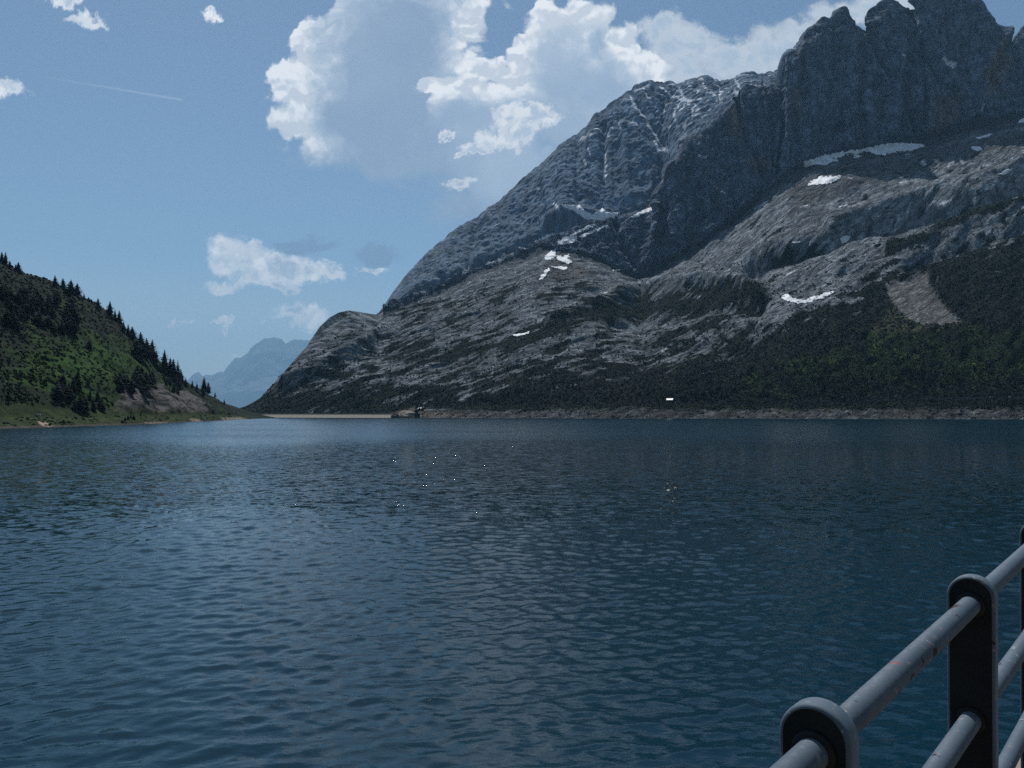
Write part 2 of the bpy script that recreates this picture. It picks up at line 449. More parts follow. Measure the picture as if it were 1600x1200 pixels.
# ---- the slabs and towers on the right -----------------------------------------------------------------------------------------------
T_S = [(340, 648), (372, 641), (400, 626), (430, 606), (452, 586), (470, 556), (485, 532), (500, 510), (515, 496), (530, 488), (545, 485), (565, 488), (590, 492),
       (600, 486), (640, 466), (690, 447), (730, 428), (770, 412), (810, 397), (845, 380), (880, 365), (900, 354), (930, 346), (960, 338), (1000, 331),
       (1028, 322), (1038, 300), (1047, 285), (1056, 252), (1068, 228), (1090, 206), (1120, 176), (1150, 146), (1165, 130), (1190, 136), (1205, 134), (1221, 132), (1224, 96), (1229, 82), (1245, 74),
       (1260, 50), (1285, 26), (1298, 28), (1313, 17), (1330, 34), (1353, 47), (1356, 16), (1372, 3), (1388, -6), (1402, 0), (1412, 8), (1424, 13), (1427, -22), (1450, -44), (1490, -30), (1520, -14),
       (1536, 2), (1552, 30), (1566, 54), (1577, 70), (1588, 54), (1600, 38), (1640, 15), (1700, 30), (1800, 60)]
K_S = [(340, 648.5), (400, 630), (500, 520), (545, 493), (590, 498), (690, 453), (770, 420), (845, 390), (920, 405), (1000, 442), (1030, 424), (1100, 388), (1150, 348),
       (1200, 304), (1230, 280), (1300, 252), (1440, 227), (1530, 202), (1600, 186), (1700, 165), (1800, 150)]
px = np.concatenate([np.arange(340, 1660, 1.6), np.arange(1660, 1810, 6.0)])
D0 = curve([(340, 1725), (400, 1705), (650, 1600), (1000, 1400), (1600, 1250), (1800, 1230)], px)
D0 = D0 + 14 * perlin(px / 60, 0.3, 0.7) + 6 * perlin(px / 17, 2.3, 0.7)
YK = curve([(340, 1800), (400, 1848), (450, 1900), (545, 2150), (600, 2250), (700, 2350), (845, 2450), (1000, 2330), (1100, 2380), (1230, 2450), (1440, 2520), (1600, 2550), (1800, 2550)], px)
YT = curve([(340, 1808), (400, 1856), (450, 1908), (545, 2170), (600, 2290), (845, 2520), (1000, 2490), (1045, 2540), (1165, 2600), (1221, 2640), (1224, 2600), (1313, 2640), (1353, 2660), (1440, 2700), (1577, 2730), (1600, 2850), (1800, 2900)], px)
Tp = curve(T_S, px)
Tp = Tp + sstep(px, 1042, 1060) * (2.6 * ridged(px / 22, 0.3, 0.1, 3) + 1.4 * perlin(px / 5, 1.3, 0.2)) + 0.7 * perlin(px / 6, 0.3, 5.2) * sstep(px, 560, 620)
Kp = curve(K_S, px)
bank = curve([(340, 648.8), (610, 647.5), (650, 643), (800, 641), (1000, 638), (1200, 640), (1500, 637), (1800, 635)], px)
bank = bank + sstep(px, 660, 720) * (4.0 * perlin(px / 42, 0.3, 0.8) + 2.4 * perlin(px / 13, 0.6, 0.1) + 1.5)
terr = curve([(340, 648.6), (610, 645.5), (650, 637), (1000, 631), (1300, 629), (1450, 624), (1600, 622), (1800, 619)], px)
terr = np.minimum(terr, bank - 2)
shore = np.stack([(px - 800) / F * D0, D0, 0 * px], -1)
under = np.stack([(px - 800) / F * (D0 - 25), D0 - 25, 0 * px - 9], -1)
rT = w_at(px, Tp, YT)
b1 = rT.copy(); b1[:, 1] += 160; b1[:, 0] *= (YT + 160) / YT; b1[:, 2] *= 0.82
b2 = rT.copy(); b2[:, 1] += 700; b2[:, 0] *= (YT + 700) / YT; b2[:, 2] = -15
S = Sheet(px, [under, shore, w_at(px, bank, D0 + 28), w_at(px, terr, D0 + 62), w_at(px, Kp, YK), rT, b1, b2], [4, 8, 8, 200, 150, 14, 4])
P = S.P; X, Y, Z = P[..., 0], P[..., 1], P[..., 2]; PX, PY, T = S.PX, S.PY, S.T
s_up = (Y - D0[None, :]) * 1.22
ca, sa = math.cos(R(40)), math.sin(R(40))
a_ = X * ca + s_up * sa; b_ = -X * sa + s_up * ca
slope_m = sstep(T, 3.0, 3.06) * (1 - sstep(T, 3.93, 4.05))
cliff_m = sstep(T, 3.95, 4.06) * (PX > 600)
endm = np.clip((px - 345) / 190, 0.04, 1)[None, :]      # keep the tapering end calm
ridge_k = 1 - 0.6 * np.exp(-((T - 5) / 0.12) ** 2)
streak = ridged(a_ / 210, b_ / 34, 0.3, 4)
streak2 = fbm(a_ / 90, b_ / 14, 4.3, 4)
big = fbm(X / 260, Y / 260, Z / 260, 3)
crag = ridged(a_ / 34, b_ / 13, 7.7, 3) + 0.7 * ridged(X / 17, s_up / 11, 2.2, 2)
mid = ridged(X / 70, Y / 70, Z / 70, 4)
d = slope_m * (big * 22 + streak * 7 + streak2 * 4 + mid * 1.2 + crag * 2.0) * endm
# forms one can name: spur under the pass, lip of the lower slab, trough below the upper slab
def gauss(line, w): return np.exp(-(pldist(PX, PY, line) / w) ** 2)
d += slope_m * gauss([(450, 598), (470, 587), (520, 564), (570, 540), (605, 520)], 9) * 22
d += slope_m * gauss([(860, 505), (930, 478), (1000, 456), (1090, 442), (1160, 440), (1188, 462)], 9) * 22
d -= slope_m * gauss([(960, 512), (1060, 492), (1130, 478), (1185, 485)], 13) * 24
d -= slope_m * gauss([(1640, 265), (1540, 318), (1450, 340), (1370, 352), (1290, 385), (1230, 395), (1170, 420)], 11) * 42
d += slope_m * gauss([(1640, 240), (1540, 285), (1450, 305), (1380, 325), (1300, 355)], 12) * 26
d -= slope_m * gauss([(1640, 345), (1560, 372), (1480, 398), (1420, 420)], 9) * 20
d += slope_m * gauss([(1640, 300), (1540, 345), (1450, 375), (1390, 395)], 10) * 18
# cliffs: vertical flutes, blocks
fl = ridged(X / 62, Y / 62, Z / 420, 3)
fl2 = ridged(X / 20, Y / 20, Z / 130, 4)
blk = fbm(X / 120, Y / 120, Z / 120, 4)
lq = Z / 52 + 2.2 * fbm(X / 90, Y / 90, Z / 160, 3); lq = lq - np.floor(lq)
cr = -np.abs(perlin(X / 30, Y / 30, Z / 330)) * 2 + -np.abs(perlin(X / 13, Y / 13, Z / 120))
chip = ridged(X / 24, Y / 24, Z / 30, 3)
d += cliff_m * (fl * 20 + fl2 * 5 + blk * 18 + mid * 2.5 + lq * 7 + cr * 7 + chip * 4) * (1 - 0.8 * np.exp(-((T - 5) / 0.08) ** 2))
for line, w, h in [([(1222, 95), (1226, 180), (1215, 270)], 5, -26), ([(1354, 44), (1368, 90), (1400, 140), (1430, 210)], 6, -34),
                   ([(1425, 10), (1432, 60), (1460, 120), (1500, 160)], 6, -24), ([(1313, 20), (1330, 110), (1320, 230)], 9, 16),
                   ([(1270, 50), (1275, 160), (1255, 260)], 8, 14), ([(1560, 60), (1530, 110), (1518, 190)], 9, 26), ([(1440, 90), (1445, 150), (1440, 215)], 6, -18),
                   ([(1400, 80), (1395, 150), (1390, 215)], 8, 18), ([(1150, 150), (1170, 230), (1200, 290)], 7, -18), ([(1075, 225), (1110, 300), (1140, 345)], 9, 18),
                   ([(1050, 260), (1025, 340), (1010, 420)], 9, 20), ([(960, 345), (975, 390), (1000, 430)], 8, -18)]:
    d += cliff_m * gauss(line, w * (0.6 if h < 0 else 1.0)) * h * 1.5
shore_m = np.exp(-((T - 1.7) / 0.9) ** 2)
d += shore_m * (fbm(X / 16, Y / 16, Z / 16, 4) * 5.5 + 1.5 * ridged(X / 6, Y / 6, Z / 6, 2)) * (PX > 610)
scree_poly = [(1388, 446), (1420, 436), (1446, 429), (1452, 448), (1466, 466), (1478, 482), (1492, 494), (1506, 505), (1470, 509), (1442, 511), (1418, 502), (1400, 486), (1390, 464)]
d *= 1 - 0.85 * softpoly(PX, PY, scree_poly, 6)
S.displace(d)

# what grows or lies where
n1 = fbm(a_ / 70, b_ / 17, 1.7, 4); n2 = fbm(X / 60, s_up / 60, 3.1, 4); n3 = fbm(X / 14, Y / 14, Z / 14, 3); n4 = fbm(a_ / 160, b_ / 30, 8.2, 3)
veg_line = curve([(340, 560), (450, 590), (560, 590), (640, 598), (760, 590), (860, 560), (960, 552), (1080, 548), (1180, 512), (1280, 486), (1380, 438), (1440, 410), (1500, 388), (1560, 372), (1650, 345), (1800, 320)], PX)
vd = (PY - veg_line) / curve([(340, 80), (800, 75), (1000, 60), (1200, 48), (1400, 55), (1800, 75)], PX)
for line, w, k in [([(870, 512), (960, 486), (1060, 474), (1160, 456), (1190, 470)], 15, 1.0), ([(1185, 470), (1130, 500), (1040, 530)], 14, 0.9), ([(640, 560), (760, 545), (860, 520)], 20, 0.75),
                   ([(1390, 400), (1480, 360), (1600, 318)], 12, 0.9), ([(470, 600), (560, 575), (640, 545)], 22, 0.55), ([(1200, 400), (1260, 390)], 16, 0.5),
                   ([(620, 500), (720, 480), (800, 455)], 16, 0.5), ([(700, 510), (820, 490), (900, 450)], 18, 0.4)]:
    vd = np.maximum(vd, k * np.exp(-(pldist(PX, PY, line) / w) ** 2) * 1.3 - 0.55)
veg = sstep(vd + n1 * 1.7 + n2 * 0.7, -0.12, 0.18) * (1 - cliff_m)
veg *= 1 - sstep(-T, -2.2, -1.9)
scree_poly = [(1388, 446), (1420, 436), (1446, 429), (1452, 448), (1466, 466), (1478, 482), (1492, 494), (1506, 505), (1470, 509), (1442, 511), (1418, 502), (1400, 486), (1390, 464)]
scree = softpoly(PX + n3 * 7 + 8 * n2, PY + n3 * 5 + 4 * n2, scree_poly, 3)
grass_line = curve([(900, 700), (1040, 640), (1120, 612), (1200, 575), (1300, 545), (1380, 515), (1500, 512), (1700, 500)], PX)
grass = sstep((PY - grass_line) / 25 + n2 * 1.6, 0.0, 0.7) * slope_m
strip = softpoly(PX + n3 * 4, PY + n3 * 2, [(1395, 482), (1415, 500), (1440, 513), (1510, 508), (1530, 512), (1470, 522), (1400, 528), (1360, 528)], 3)
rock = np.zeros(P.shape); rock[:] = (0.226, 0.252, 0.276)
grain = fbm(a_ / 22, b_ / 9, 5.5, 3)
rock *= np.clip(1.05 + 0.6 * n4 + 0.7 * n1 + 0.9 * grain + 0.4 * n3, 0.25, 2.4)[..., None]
warm = sstep(fbm(X / 150, Y / 150, Z / 90, 3), 0.05, 0.5)
rock = lerp3(rock, (0.150, 0.146, 0.138), 0.2 * warm)
thin = sstep(n2 + 0.7 * n1, 0.0, 0.4) * sstep(PY, 400, 560) * (1 - cliff_m)
rock = lerp3(rock, (0.050, 0.066, 0.052), 0.55 * thin)
talus = softpoly(PX + n3 * 8, PY + n3 * 5, [(1225, 300), (1300, 262), (1440, 238), (1600, 205), (1660, 200), (1660, 235), (1560, 245), (1440, 268), (1330, 300), (1240, 330)], 8)
rock = lerp3(rock, (0.112, 0.113, 0.118), 0.75 * talus)
cl = np.zeros(P.shape); cl[:] = (0.122, 0.158, 0.212)  # bluer than bare cliff rock: haze and skylight blue painted into the colour
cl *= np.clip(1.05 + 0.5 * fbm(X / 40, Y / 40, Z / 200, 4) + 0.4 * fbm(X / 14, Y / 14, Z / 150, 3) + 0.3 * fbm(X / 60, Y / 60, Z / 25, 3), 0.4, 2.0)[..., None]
wc = np.zeros(PX.shape)
for poly in [[(1552, 70), (1575, 100), (1560, 140), (1530, 160), (1522, 130), (1540, 95)], [(1450, 160), (1500, 150), (1495, 190), (1455, 215)],
             [(1160, 250), (1200, 255), (1202, 265), (1165, 262)], [(1140, 170), (1160, 180), (1155, 220), (1140, 215)], [(1235, 140), (1250, 150), (1248, 190), (1238, 180)]]:
    wc = np.maximum(wc, softpoly(PX + n3 * 6, PY + n3 * 8, poly, 5))
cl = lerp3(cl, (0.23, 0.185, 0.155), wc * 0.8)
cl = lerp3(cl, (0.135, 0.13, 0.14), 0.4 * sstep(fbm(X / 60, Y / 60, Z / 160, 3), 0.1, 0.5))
brown = softpoly(PX + n3 * 8, PY + n3 * 4, [(846, 440), (856, 412), (880, 400), (905, 418), (935, 432), (900, 444), (870, 446)], 6)
rock = lerp3(rock, (0.115, 0.10, 0.085), 0.7 * brown)
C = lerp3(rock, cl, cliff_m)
gcol = lerp3(np.zeros(P.shape) + (0.010, 0.021, 0.006), (0.052, 0.092, 0.014), sstep(n2 + n3 * 0.5, 0.0, 0.45))
vcol = lerp3(np.zeros(P.shape) + (0.009, 0.016, 0.010), gcol, grass)
C = lerp3(C, vcol, veg)
C = lerp3(C, np.array((0.205, 0.202, 0.195)) * (1 + 0.25 * n3 + 0.2 * n1)[..., None], scree)
C = lerp3(C, (0.10, 0.10, 0.05), strip * 0.7)
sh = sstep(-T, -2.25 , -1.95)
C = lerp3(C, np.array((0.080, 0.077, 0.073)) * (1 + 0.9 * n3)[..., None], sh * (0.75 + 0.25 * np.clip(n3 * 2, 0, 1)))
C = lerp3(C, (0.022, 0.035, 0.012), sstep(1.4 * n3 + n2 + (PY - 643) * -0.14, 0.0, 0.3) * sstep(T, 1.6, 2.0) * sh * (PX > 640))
sandy = softpoly(PX, PY, [(560, 654), (612, 645), (648, 637), (652, 640), (700, 646), (760, 654)], 3)
C = lerp3(C, (0.20, 0.17, 0.14), sandy * 0.9)
# path up the spur below the pass
path = np.exp(-(pldist(PX, PY, [(452, 592), (462, 600), (470, 608)]) / 2.2) ** 2)
C = lerp3(C, (0.2, 0.18, 0.16), path * 0.8)
# scraps of old snow too small to be picked out singly
SN = np.zeros(PX.shape)
for line, w in [([(1470, 98), (1488, 105)], 3.2), ([(1312, 321), (1336, 319)], 1.6), ([(1455, 322), (1486, 317)], 1.5), ([(1418, 330), (1421, 326)], 1.6), ([(936, 466), (946, 465)], 1.2),
                ([(653, 473), (660, 469)], 1.2), ([(1180, 328), (1200, 316)], 1.6), ([(1400, 98), (1412, 97)], 1.4), ([(1522, 186), (1532, 170)], 2.0), ([(1440, 256), (1446, 258)], 1.5),
                ([(1415, 243), (1420, 242)], 1.2), ([(1500, 252), (1504, 256)], 1.4), ([(1380, 353), (1384, 351)], 1.5), ([(1368, 316), (1372, 314)], 1.2), ([(1325, 285), (1330, 287)], 1.3), ([(760, 418), (800, 402), (840, 384)], 2.4), ([(726, 436), (735, 431)], 1.5), ([(1340, 410), (1350, 404)], 1.2), ([(1250, 330), (1262, 327)], 1.2), ([(1405, 290), (1418, 286)], 1.2),
                ([(1100, 362), (1112, 356)], 1.3), ([(985, 424), (996, 421)], 1.2), ([(1480, 262), (1490, 258)], 1.3), ([(1540, 300), (1552, 295)], 1.3), ([(1230, 430), (1240, 426)], 1.2), ([(690, 446), (705, 441)], 1.3)]:
    SN = np.maximum(SN, 1 - sstep(pldist(PX, PY, line) + n3 * 2.0, w * 0.7, w * 1.3))
C = lerp3(C, (0.78, 0.80, 0.83), SN)
strata = np.stack([a_ * 0.35, b_ * 1.5, s_up * 0.0 + Z * 0.3], -1)
strata = strata * (1 - cliff_m[..., None]) + np.stack([X, Y, Z * 0.25], -1) * cliff_m[..., None]
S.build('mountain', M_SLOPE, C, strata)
S.veg, S.grass, S.scree, S.n3 = veg, grass, scree, n3

# ---- the peak behind, left of the towers -----------------------------------------------------------------------------------------------
T_C = [(575, 500), (590, 491), (598, 480), (615, 455), (640, 425), (665, 398), (700, 370), (730, 349), (760, 331), (783, 312), (800, 298), (825, 274), (850, 254), (875, 228), (900, 212), (920, 194), (931, 178), (938, 176),
       (955, 162), (975, 149), (982, 140), (995, 132), (1010, 129), (1018, 127), (1030, 130), (1045, 128), (1060, 131), (1080, 124), (1100, 119), (1110, 122), (1124, 130), (1140, 126), (1160, 117), (1172, 114), (1182, 119),
       (1200, 116), (1215, 112), (1225, 115), (1260, 130), (1300, 150)]
pc = np.arange(575, 1300, 1.6)
sT = curve(T_S, pc); sTY = curve(list(zip(px, YT)), pc)
foot = curve([(575, 500), (590, 490), (640, 458), (700, 432), (770, 398), (845, 368), (880, 322), (920, 332), (960, 338), (1030, 316), (1060, 300), (1300, 280)], pc)
tc = curve(T_C, pc)
tc = tc + sstep(pc, 860, 960) * (2.0 * ridged(pc / 17, 0.7, 0.1, 3) + 1.2 * perlin(pc / 5, 2.3, 0.2)) + 1.1 * perlin(pc / 8, 0.3, 3.2) * sstep(pc, 600, 640)
YC = curve([(575, 2420), (600, 2480), (700, 2790), (850, 2980), (1000, 3090), (1300, 3180)], pc)
YF = np.minimum(sTY + 130, YC - 20)
rc = w_at(pc, tc, YC)
c1 = rc.copy(); c1[:, 1] += 200; c1[:, 0] *= (YC + 200) / YC; c1[:, 2] *= 0.85
c2 = rc.copy(); c2[:, 1] += 900; c2[:, 0] *= (YC + 900) / YC; c2[:, 2] = -15
lowrow = w_at(pc, np.minimum(sT, 640) + 60, sTY + 20); lowrow[:, 2] = np.maximum(lowrow[:, 2] * 0.4, -15)
foot = np.minimum(foot, sT + 6)
Cs = Sheet(pc, [lowrow, w_at(pc, foot, YF), rc, c1, c2], [30, 190, 14, 4])
P = Cs.P; X, Y, Z = P[..., 0], P[..., 1], P[..., 2]; PX, PY, T = Cs.PX, Cs.PY, Cs.T
rk = 1 - 0.5 * np.exp(-((T - 2) / 0.1) ** 2)
endm = np.clip((PX - 585) / 80, 0.05, 1)
up = sstep(PY, 260, 180)
d = (ridged(X / 90, Y / 90, Z / 900, 3) * 12 + ridged(X / 26, Y / 26, Z / 260, 3) * 5 + ridged(X / 13, Y / 13, Z / 200, 2) * 2.6 + fbm(X / 220, Y / 220, Z / 700, 3) * 11 + ridged(X / 50, Y / 50, Z / 70, 4) * (0.8 + 7 * up)) * rk * endm * sstep(T, 0.4, 1.1)
for line, w, h in [([(985, 140), (1000, 170), (1020, 200), (1040, 235)], 6, -26), ([(945, 200), (944, 240), (945, 290)], 6, -20), ([(905, 220), (900, 280), (905, 320)], 7, -14),
                   ([(975, 200), (980, 260), (985, 310)], 8, 16), ([(925, 200), (922, 260)], 7, 14), ([(745, 345), (735, 400), (730, 420)], 7, -16), ([(720, 360), (700, 400), (690, 430)], 8, 14), ([(850, 270), (860, 310), (865, 350)], 8, 12)]:
    d += np.exp(-(pldist(PX, PY, line) / (w * 0.8)) ** 2) * h * 0.75 * rk
Cs.displace(d)
n3 = fbm(X / 20, Y / 20, Z / 20, 4); n4 = fbm(X / 60, Y / 60, Z / 240, 4)
C = np.zeros(P.shape); C[:] = (0.105, 0.150, 0.205)  # haze in front of the peak painted in as blue rock colour
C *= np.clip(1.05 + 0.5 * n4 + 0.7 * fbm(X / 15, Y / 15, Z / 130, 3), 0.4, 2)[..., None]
C = lerp3(C, (0.10, 0.105, 0.08), 0.6 * sstep(n3 + 0.5 * n4, 0, 0.4) * sstep(1000 - PX, 150, 330))
SN = np.zeros(PX.shape)
for line, w in [([(986, 152), (992, 168), (1000, 180), (1010, 186)], 2.2), ([(1012, 200), (1024, 215), (1034, 230), (1046, 236)], 2.2), ([(1026, 240), (1038, 236), (1046, 238)], 2.8), ([(1004, 186), (1018, 186)], 3.0),
                ([(908, 220), (930, 217)], 2.0), ([(950, 214), (958, 205)], 1.6), ([(945, 240), (946, 262), (944, 280)], 1.9), ([(840, 298), (846, 303)], 1.8), ([(1045, 152), (1062, 160), (1080, 164), (1096, 160)], 1.9), ([(1020, 196), (1036, 200)], 1.4),
                ([(914, 256), (916, 262)], 1.8), ([(932, 208), (936, 206)], 1.5), ([(1066, 148), (1070, 160)], 1.6), ([(870, 322), (876, 328)], 1.8), ([(992, 142), (1006, 145)], 1.6), ([(1030, 140), (1040, 148)], 1.4),
                ([(775, 358), (780, 354)], 1.2), ([(1110, 150), (1122, 162)], 1.7), ([(960, 182), (966, 176)], 1.4), ([(1024, 212), (1030, 206)], 1.3), ([(1060, 168), (1056, 184), (1060, 196)], 1.5), ([(1088, 168), (1084, 186)], 1.4), ([(1008, 150), (1016, 164)], 1.4), ([(968, 196), (974, 212)], 1.3), ([(1040, 178), (1036, 190)], 1.3), ([(1120, 140), (1128, 152), (1124, 164)], 1.4), ([(1150, 128), (1158, 140)], 1.4), ([(1098, 134), (1104, 146)], 1.3), ([(922, 240), (926, 250)], 1.3), ([(1020, 225), (1026, 236)], 1.4)]:
    SN = np.maximum(SN, 1 - sstep(pldist(PX + n3 * 3, PY + n3 * 3, line) + n3 * 2.2, w * 0.6, w * 1.25))
SN = np.maximum(SN, sstep(fbm(X / 26, Y / 26, Z / 34, 4) + 0.5 * fbm(X / 80, Y / 80, Z / 40, 3), 0.27, 0.34) * sstep(PX, 960, 1010) * sstep(PY, 235, 190) * 0.8)
C = lerp3(C, (0.74, 0.76, 0.79), SN)
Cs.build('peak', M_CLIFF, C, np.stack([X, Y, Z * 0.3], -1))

# ---- far blue range -------------------------------------------------------------------------------------------------------------------
T_F = [(-200, 600), (0, 612), (150, 630), (250, 612), (285, 600), (298, 590), (303, 584), (310, 580), (317, 587), (324, 585), (332, 586), (345, 580), (350, 580), (356, 572), (367, 560), (377, 559), (382, 555), (395, 542),
       (402, 535), (415, 529), (430, 527), (440, 529), (444, 535), (446, 537), (450, 534), (460, 530), (475, 531), (490, 532), (520, 548), (560, 560), (650, 575), (800, 590)]
pf = np.arange(-200, 800, 1.6)
tf = curve(T_F, pf) + 1.6 * perlin(pf / 9, 0.2, 0.4) + 0.9 * perlin(pf / 3.7, 4.2, 0.4)
YFm = 48000 + 1100 * perlin(pf / 90, 1.1, 2.2)
f0 = w_at(pf, pf * 0 + 648, YFm - 7000); f0[:, 2] = -12
r2_ = w_at(pf, tf, YFm); fb = r2_.copy(); fb[:, 1] += 1600; fb[:, 2] = -12
Fm = Sheet(pf, [f0, w_at(pf, 645 - (645 - tf) * 0.45, YFm - 2200), r2_, fb], [30, 50, 8])
P = Fm.P; X, Y, Z = P[..., 0], P[..., 1], P[..., 2]
Fm.displace((ridged(X / 1000, Y / 1000, Z / 2600, 4) * 160 + fbm(X / 2600, Y / 2600, Z / 2600, 3) * 250) * sstep(Fm.T, 0.2, 1.2) * (1 - 0.85 * sstep(Fm.T, 1.5, 2.0)))
C = lerp3(np.zeros(P.shape) + (0.16, 0.16, 0.16), (0.03, 0.045, 0.025), sstep(-Z + 250 * perlin(X / 1000, Y / 1000, 1.1), -1300, -950))
Fm.build('far_mountain', M_FAR, C, np.stack([X, Y, Z], -1))

# ---- green hill on the left -----------------------------------------------------------------------------------------------------------
T_L = [(-200, 300), (-100, 345), (-40, 382), (0, 408), (20, 417), (40, 426), (62, 432), (85, 442), (100, 450), (125, 463), (150, 474), (175, 491), (200, 520), (225, 540), (250, 565), (287, 594), (320, 614), (350, 632), (370, 643), (392, 652.2), (400, 653.6)]
pl = np.concatenate([np.arange(-200, -40, 5.0), np.arange(-40, 401, 1.5)])
shp = curve([(-200, 682), (-60, 673), (0, 670), (100, 667), (200, 664), (300, 659.3), (360, 656.4), (392, 655), (400, 654.7)], pl)
DL = EYE * F / (shp - HY)
DL = DL + 4 * perlin(pl / 20, 0.4, 0.1) * np.clip((400 - pl) / 100, 0, 1)
tl = curve(T_L, pl)
YL = np.maximum(curve([(-200, 800), (0, 900), (100, 960), (200, 1060), (300, 1180), (392, 1285), (400, 1290)], pl), DL + 15)
bk = curve([(-200, 676), (0, 664.5), (100, 662.5), (200, 660), (300, 656.2), (392, 653.6), (400, 654)], pl)
te = curve([(-200, 656), (0, 653), (100, 651), (200, 649), (300, 647.5), (370, 649.5), (392, 653), (400, 653.8)], pl)
te = np.maximum(te, tl + 0.3)
l0 = np.stack([(pl - 800) / F * (DL - 12), DL - 12, 0 * pl - 6], -1); l1 = np.stack([(pl - 800) / F * DL, DL, 0 * pl], -1)
rl = w_at(pl, tl, YL)
k_ = np.clip((400 - pl) / 30, 0.05, 1)
lb1 = rl.copy(); lb1[:, 1] += 60 * k_; lb1[:, 0] *= (YL + 60 * k_) / YL; lb1[:, 2] *= 0.85
lb2 = rl.copy(); lb2[:, 1] += 400 * k_; lb2[:, 2] = -8
Ls = Sheet(pl, [l0, l1, w_at(pl, bk, DL + 7), w_at(pl, te, DL + 7 + (40 * k_)), rl, lb1, lb2], [3, 6, 9, 170, 8, 3])
P = Ls.P; X, Y, Z = P[..., 0], P[..., 1], P[..., 2]; PX, PY, T = Ls.PX, Ls.PY, Ls.T
hill_m = sstep(T, 3.0, 3.1) * np.clip((396 - PX) / 60, 0, 1)
d = hill_m * (fbm(X / 70, Y / 70, Z / 70, 4) * 8 + ridged(X / 30, Y / 30, Z / 30, 3) * 1.8) * (1 - 0.5 * np.exp(-((T - 4) / 0.1) ** 2))
bare = softpoly(PX + 5 * fbm(X / 12, Y / 12, Z / 12, 3), PY + 3 * fbm(X / 9, Y / 9, Z / 9, 3), [(178, 634), (190, 616), (215, 611), (236, 603), (250, 606), (262, 620), (278, 612), (292, 614), (310, 628), (330, 645), (290, 647), (180, 645)], 3)
d += bare * ridged(X / 14, Y / 14, Z / 30, 4) * 3.5
d -= hill_m * np.exp(-(pldist(PX, PY, [(236, 605), (245, 620), (252, 640)]) / 6) ** 2) * 5
d += np.exp(-((T - 1.8) / 0.6) ** 2) * fbm(X / 6, Y / 6, Z / 6, 3) * 1.2 * np.clip((396 - PX) / 60, 0, 1)
Ls.displace(d)
n1 = fbm(X / 40, Y / 40, Z / 22, 4); n2 = fbm(X / 9, Y / 9, Z / 9, 3); n3 = fbm(X / 90, Y / 90, Z / 60, 3)
lush = np.exp(-((PX - 130) / 130) ** 2 - ((PY - 580) / 55) ** 2)
C = lerp3(np.zeros(P.shape) + (0.005, 0.011, 0.005), (0.021, 0.056, 0.005), sstep(n1 + 0.5 * n2 + 1.1 * lush, 0.0, 1.1))
C = lerp3(C, (0.036, 0.036, 0.018), 0.35 * sstep(n3, 0.15, 0.5) + 0.6 * softpoly(PX + 10 * n2, PY + 4 * n2, [(-60, 605), (20, 615), (48, 648), (-60, 650)], 8))
C = lerp3(C, np.array((0.095, 0.086, 0.085)) * (1 + 0.5 * n2)[..., None], bare * sstep(n2 + 0.6 * n1, -0.35, 0.0))
flat = sstep(T, 1.7, 1.95) * (1 - sstep(T, 3.0, 3.1))
C = lerp3(C, lerp3(np.zeros(P.shape) + (0.016, 0.027, 0.007), (0.032, 0.046, 0.010), sstep(n2, -0.2, 0.4)), flat)
C = lerp3(C, (0.06, 0.052, 0.042), sstep(-T, -1.85, -1.6) * (1 - 0.3 * n2))
for poly, k in [([(58, 658), (70, 659), (82, 664), (78, 667), (66, 666)], 1.0), ([(296, 654), (312, 655), (318, 659), (300, 659)], 0.7), ([(225, 659.5), (262, 658.5), (262, 662), (230, 663)], 0.45), ([(345, 653), (375, 652), (390, 655.5), (350, 658)], 0.6)]:
    C = lerp3(C, (0.30, 0.235, 0.19), softpoly(PX, PY, poly, 1.2) * k)
Ls.build('hill', M_HILL, C, np.stack([X, Y, Z], -1))
Ls.bare = bare

# ---- ground far and wide, lake ------------------------------------------------------------------------------------------------------------
gm = MB(); gm.add([(-30000, -3000, -16), (30000, -3000, -16), (30000, 54400, -16), (-30000, 54400, -16)], [(0, 1, 2, 3)])
tag(gm.build('ground', plain('valley_floor', (0.03, 0.042, 0.02), 0.95, 0.4, 0.01)), kind='structure')

def unseen_slope():  # unseen slope behind the camera, added and steepened to dim light from there
    xs = np.linspace(-2600, 3200, 120); ys = np.linspace(0, 1, 46)
    XX = xs[None, :] + 0 * ys[:, None]; TT = ys[:, None] + 0 * xs[None, :]
    YY = -70 - 0.00002 * XX ** 2 * 0 - TT * 1500 - 60 * perlin(XX / 300, 0.3, 0.4)
    ZZ = 2 + TT * 1500 * (1 + 0.25 * perlin(XX / 500, 1.7, 0.2)) + 40 * fbm(XX / 200, YY / 200, 0.7, 4) * sstep(TT, 0, 0.1)
    V = np.stack([XX, YY, ZZ], -1); nr, nc = XX.shape; idx = np.arange(nr * nc).reshape(nr, nc)
    Q = np.stack([idx[:-1, :-1], idx[1:, :-1], idx[1:, 1:], idx[:-1, 1:]], -1).reshape(-1, 4)
    o = link('unseen_hillside', mesh_np('unseen_hillside', V.reshape(-1, 3), Q), plain('unseen_wooded_hillside', (0.025, 0.036, 0.018), 0.95, 0.4, 0.02)); o['kind'] = 'structure'
unseen_slope()

